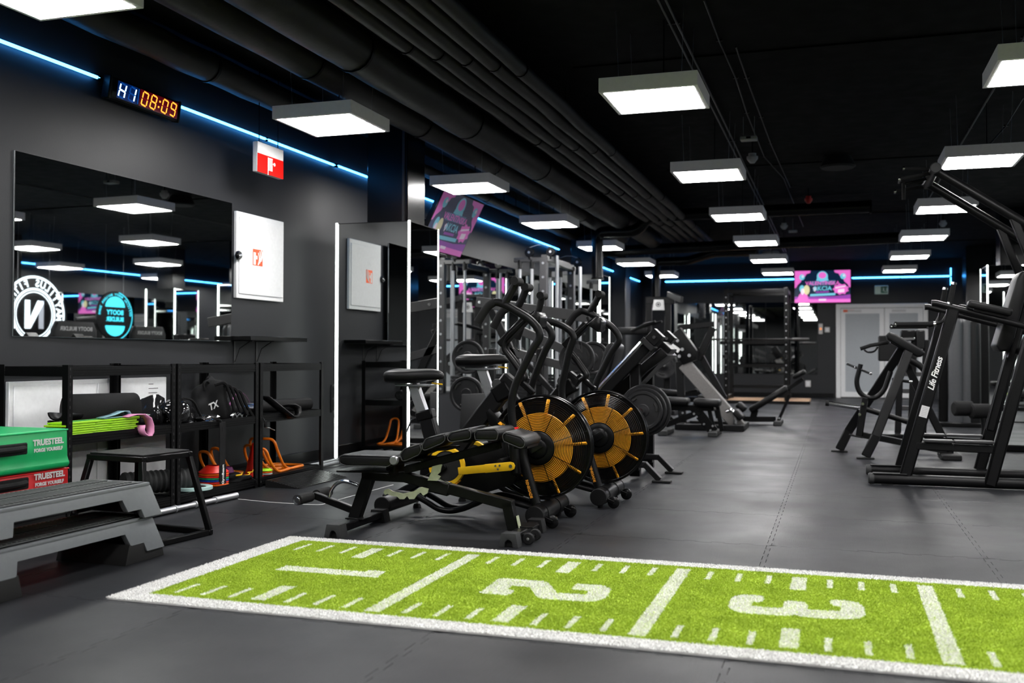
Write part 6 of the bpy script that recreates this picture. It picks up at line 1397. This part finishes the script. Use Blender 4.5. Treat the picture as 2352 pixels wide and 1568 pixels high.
p, q_ = P(1825, 622, Y=YB-.09), P(1954, 694, Y=YB-.09); W_, H_ = q_.x-p.x, p.z-q_.z; cx_, cz_ = (p.x+q_.x)/2, (p.z+q_.z)/2
B().span((p.x-.008, YB-.088, q_.z-.008), (q_.x+.008, YB-.03, p.z+.008), bev=.006).build('screen_case', 'black_gloss', tv); B().span((cx_-.2, YB-.03, cz_-.15), (cx_+.2, YB-.001, cz_+.15)).build('wall_mount', 'black_steel', tv)
advert(tv, V((cx_, YB-.0885, cz_)), (1, 0, 0), (0, 0, 1), W_-.01, H_-.01)
tv2 = thing('tilted_screen', 'dim purple advert screen tilted down from the left wall', 'screen', (-4.15, 10.55, 2.45))
top_, bot_ = V((-3.985, 10.55, 2.76)), V((-4.30, 10.55, 2.125)); up_ = (top_-bot_).normalized(); nr_ = V((0, 1, 0)).cross(up_); mid = (top_+bot_)/2
R_ = Matrix((V((0, 1, 0)), up_, nr_)).transposed()
B().box(mid-nr_*.03, (1.27, .72, .055), R_, bev=.006).build('screen_case', 'black_gloss', tv2)
B().tube([mid-nr_*.05, (-4.40, 10.55, 2.5), (-4.495, 10.55, 2.5)], .025, 8).build('mount_arm', 'black_steel', tv2)
advert(tv2, mid-nr_*.0022, (0, 1, 0), up_, 1.235, .685, '_dim')
B().box(mid-up_*.372, (.3, .03, .03), R_, bev=.004).build('sensor_bar', 'grey_steel', tv2)
# ---- round lit signs (facing the wall mirror)
mat('sign_white', (.8, .85, .9), .4, noise=.01, emit=(.80, .92, 1.0), es=2.6); mat('sign_cyan', (.1, .5, .6), .4, noise=.01, emit=(.02, .55, .72), es=2.6); mat('sign_grey', (.3, .32, .36), .4, noise=.02, emit=(.3, .32, .38), es=.9)
def ring(b, c, r0, r1, a0=0, a1=2*PI, x=0.0, n=48):
    for i in range(n):
        t0, t1 = a0+(a1-a0)*i/n, a0+(a1-a0)*(i+1)/n
        b.poly([(c[0]+x, c[1]-math.sin(t)*r, c[2]+math.cos(t)*r) for t, r in ((t0, r0), (t0, r1), (t1, r1), (t1, r0))])
    return b
def roundsign(name, label, c, r):
    t = thing(name, label, 'sign', c)
    B().lathe([(0, 0), (r, 0), (r, .03), (0, .03)], c, axis='x', seg=48).build('sign_disc', 'black_gloss', t)
    for s in (-1, 1): B().cyl((c[0]+.015, c[1]+s*r*.5, c[2]+r*.85), (c[0]+.015, c[1]+s*r*.5, ZC), .002, 4).build('hanging_wire', 'rod_grey', t)
    return t
NS = V((4.08, 12.81, 1.61)); nr = .65
t = roundsign('round_sign', 'large round white-lit sign with a bold letter N', NS, nr); rt, up = (0, -1, 0), (0, 0, 1); x_ = -.002
b = ring(B(), NS, nr*.93, nr*.99, x=x_); ring(b, NS, nr*.62, nr*.68, x=x_); ring(b, NS, nr*.56, nr*.585, x=x_); b.build('lit_rings', 'sign_white', t, smooth=0)
arctext('sign_lettering', 'MAYTILUS FITNESS', nr*.26, NS+V((x_-.001, 0, 0)), rt, up, nr*.80, -1.65, 1.65, 'sign_white', t, bold=.004)
b = B(); ring(b, NS, nr*.68, nr*.93, 1.75, 2.1, x=x_, n=6); ring(b, NS, nr*.68, nr*.93, -2.1, -1.75, x=x_, n=6); b.build('side_bars', 'sign_white', t, smooth=0)
def N_(pts): return [(NS.x+x_, NS.y-u*nr, NS.z+v*nr) for u, v in pts]
B().poly(N_([(-.30, -.36), (-.14, -.36), (-.14, .36), (-.30, .36)])).build('letter_stroke', 'sign_grey', t, smooth=0)
b = B().poly(N_([(-.30, .36), (-.10, .36), (.14, -.10), (.14, .36), (.30, .36), (.30, -.36), (.12, -.36), (-.30, .30)])); b.build('letter_stroke', 'sign_white', t, smooth=0)
BS = V((3.19, 13.68, 1.61)); br_ = .42
t = roundsign('round_sign', 'round cyan-lit sign with two lines of lettering', BS, br_)
def half(sg, r=.58, k=.22): return [(BS.x+x_, BS.y-br_*u, BS.z+br_*v*sg) for u, v in [(-r, k)]+[(r*math.cos(PI-PI*i/16), k+(.42)*math.sin(PI*i/16)) for i in range(1, 16)]+[(r, k)]]
b = B().poly(half(1, .54, .36)); b.poly(half(-1, .54, .40)); b.build('lit_shapes', 'sign_cyan', t, smooth=0)
text('sign_lettering', 'BOOTY', br_*.27, BS+V((x_-.001, 0, .055)), rt, up, 'sign_cyan', t, bold=.0025); text('sign_lettering', 'BUILDER', br_*.25, BS+V((x_-.001, 0, -.06)), rt, up, 'sign_cyan', t, bold=.0025)
arctext('sign_lettering', 'OFFICIAL BOOTY BUILDER ZONE', br_*.13, BS+V((x_-.001, 0, 0)), rt, up, br_*.86, -1.5, 1.5, 'sign_cyan', t, bold=.0015)
b = ring(B(), BS, br_*.95, br_*.985, -2.8, -.2, x=x_); b.build('lit_rim', 'sign_cyan', t, smooth=0)
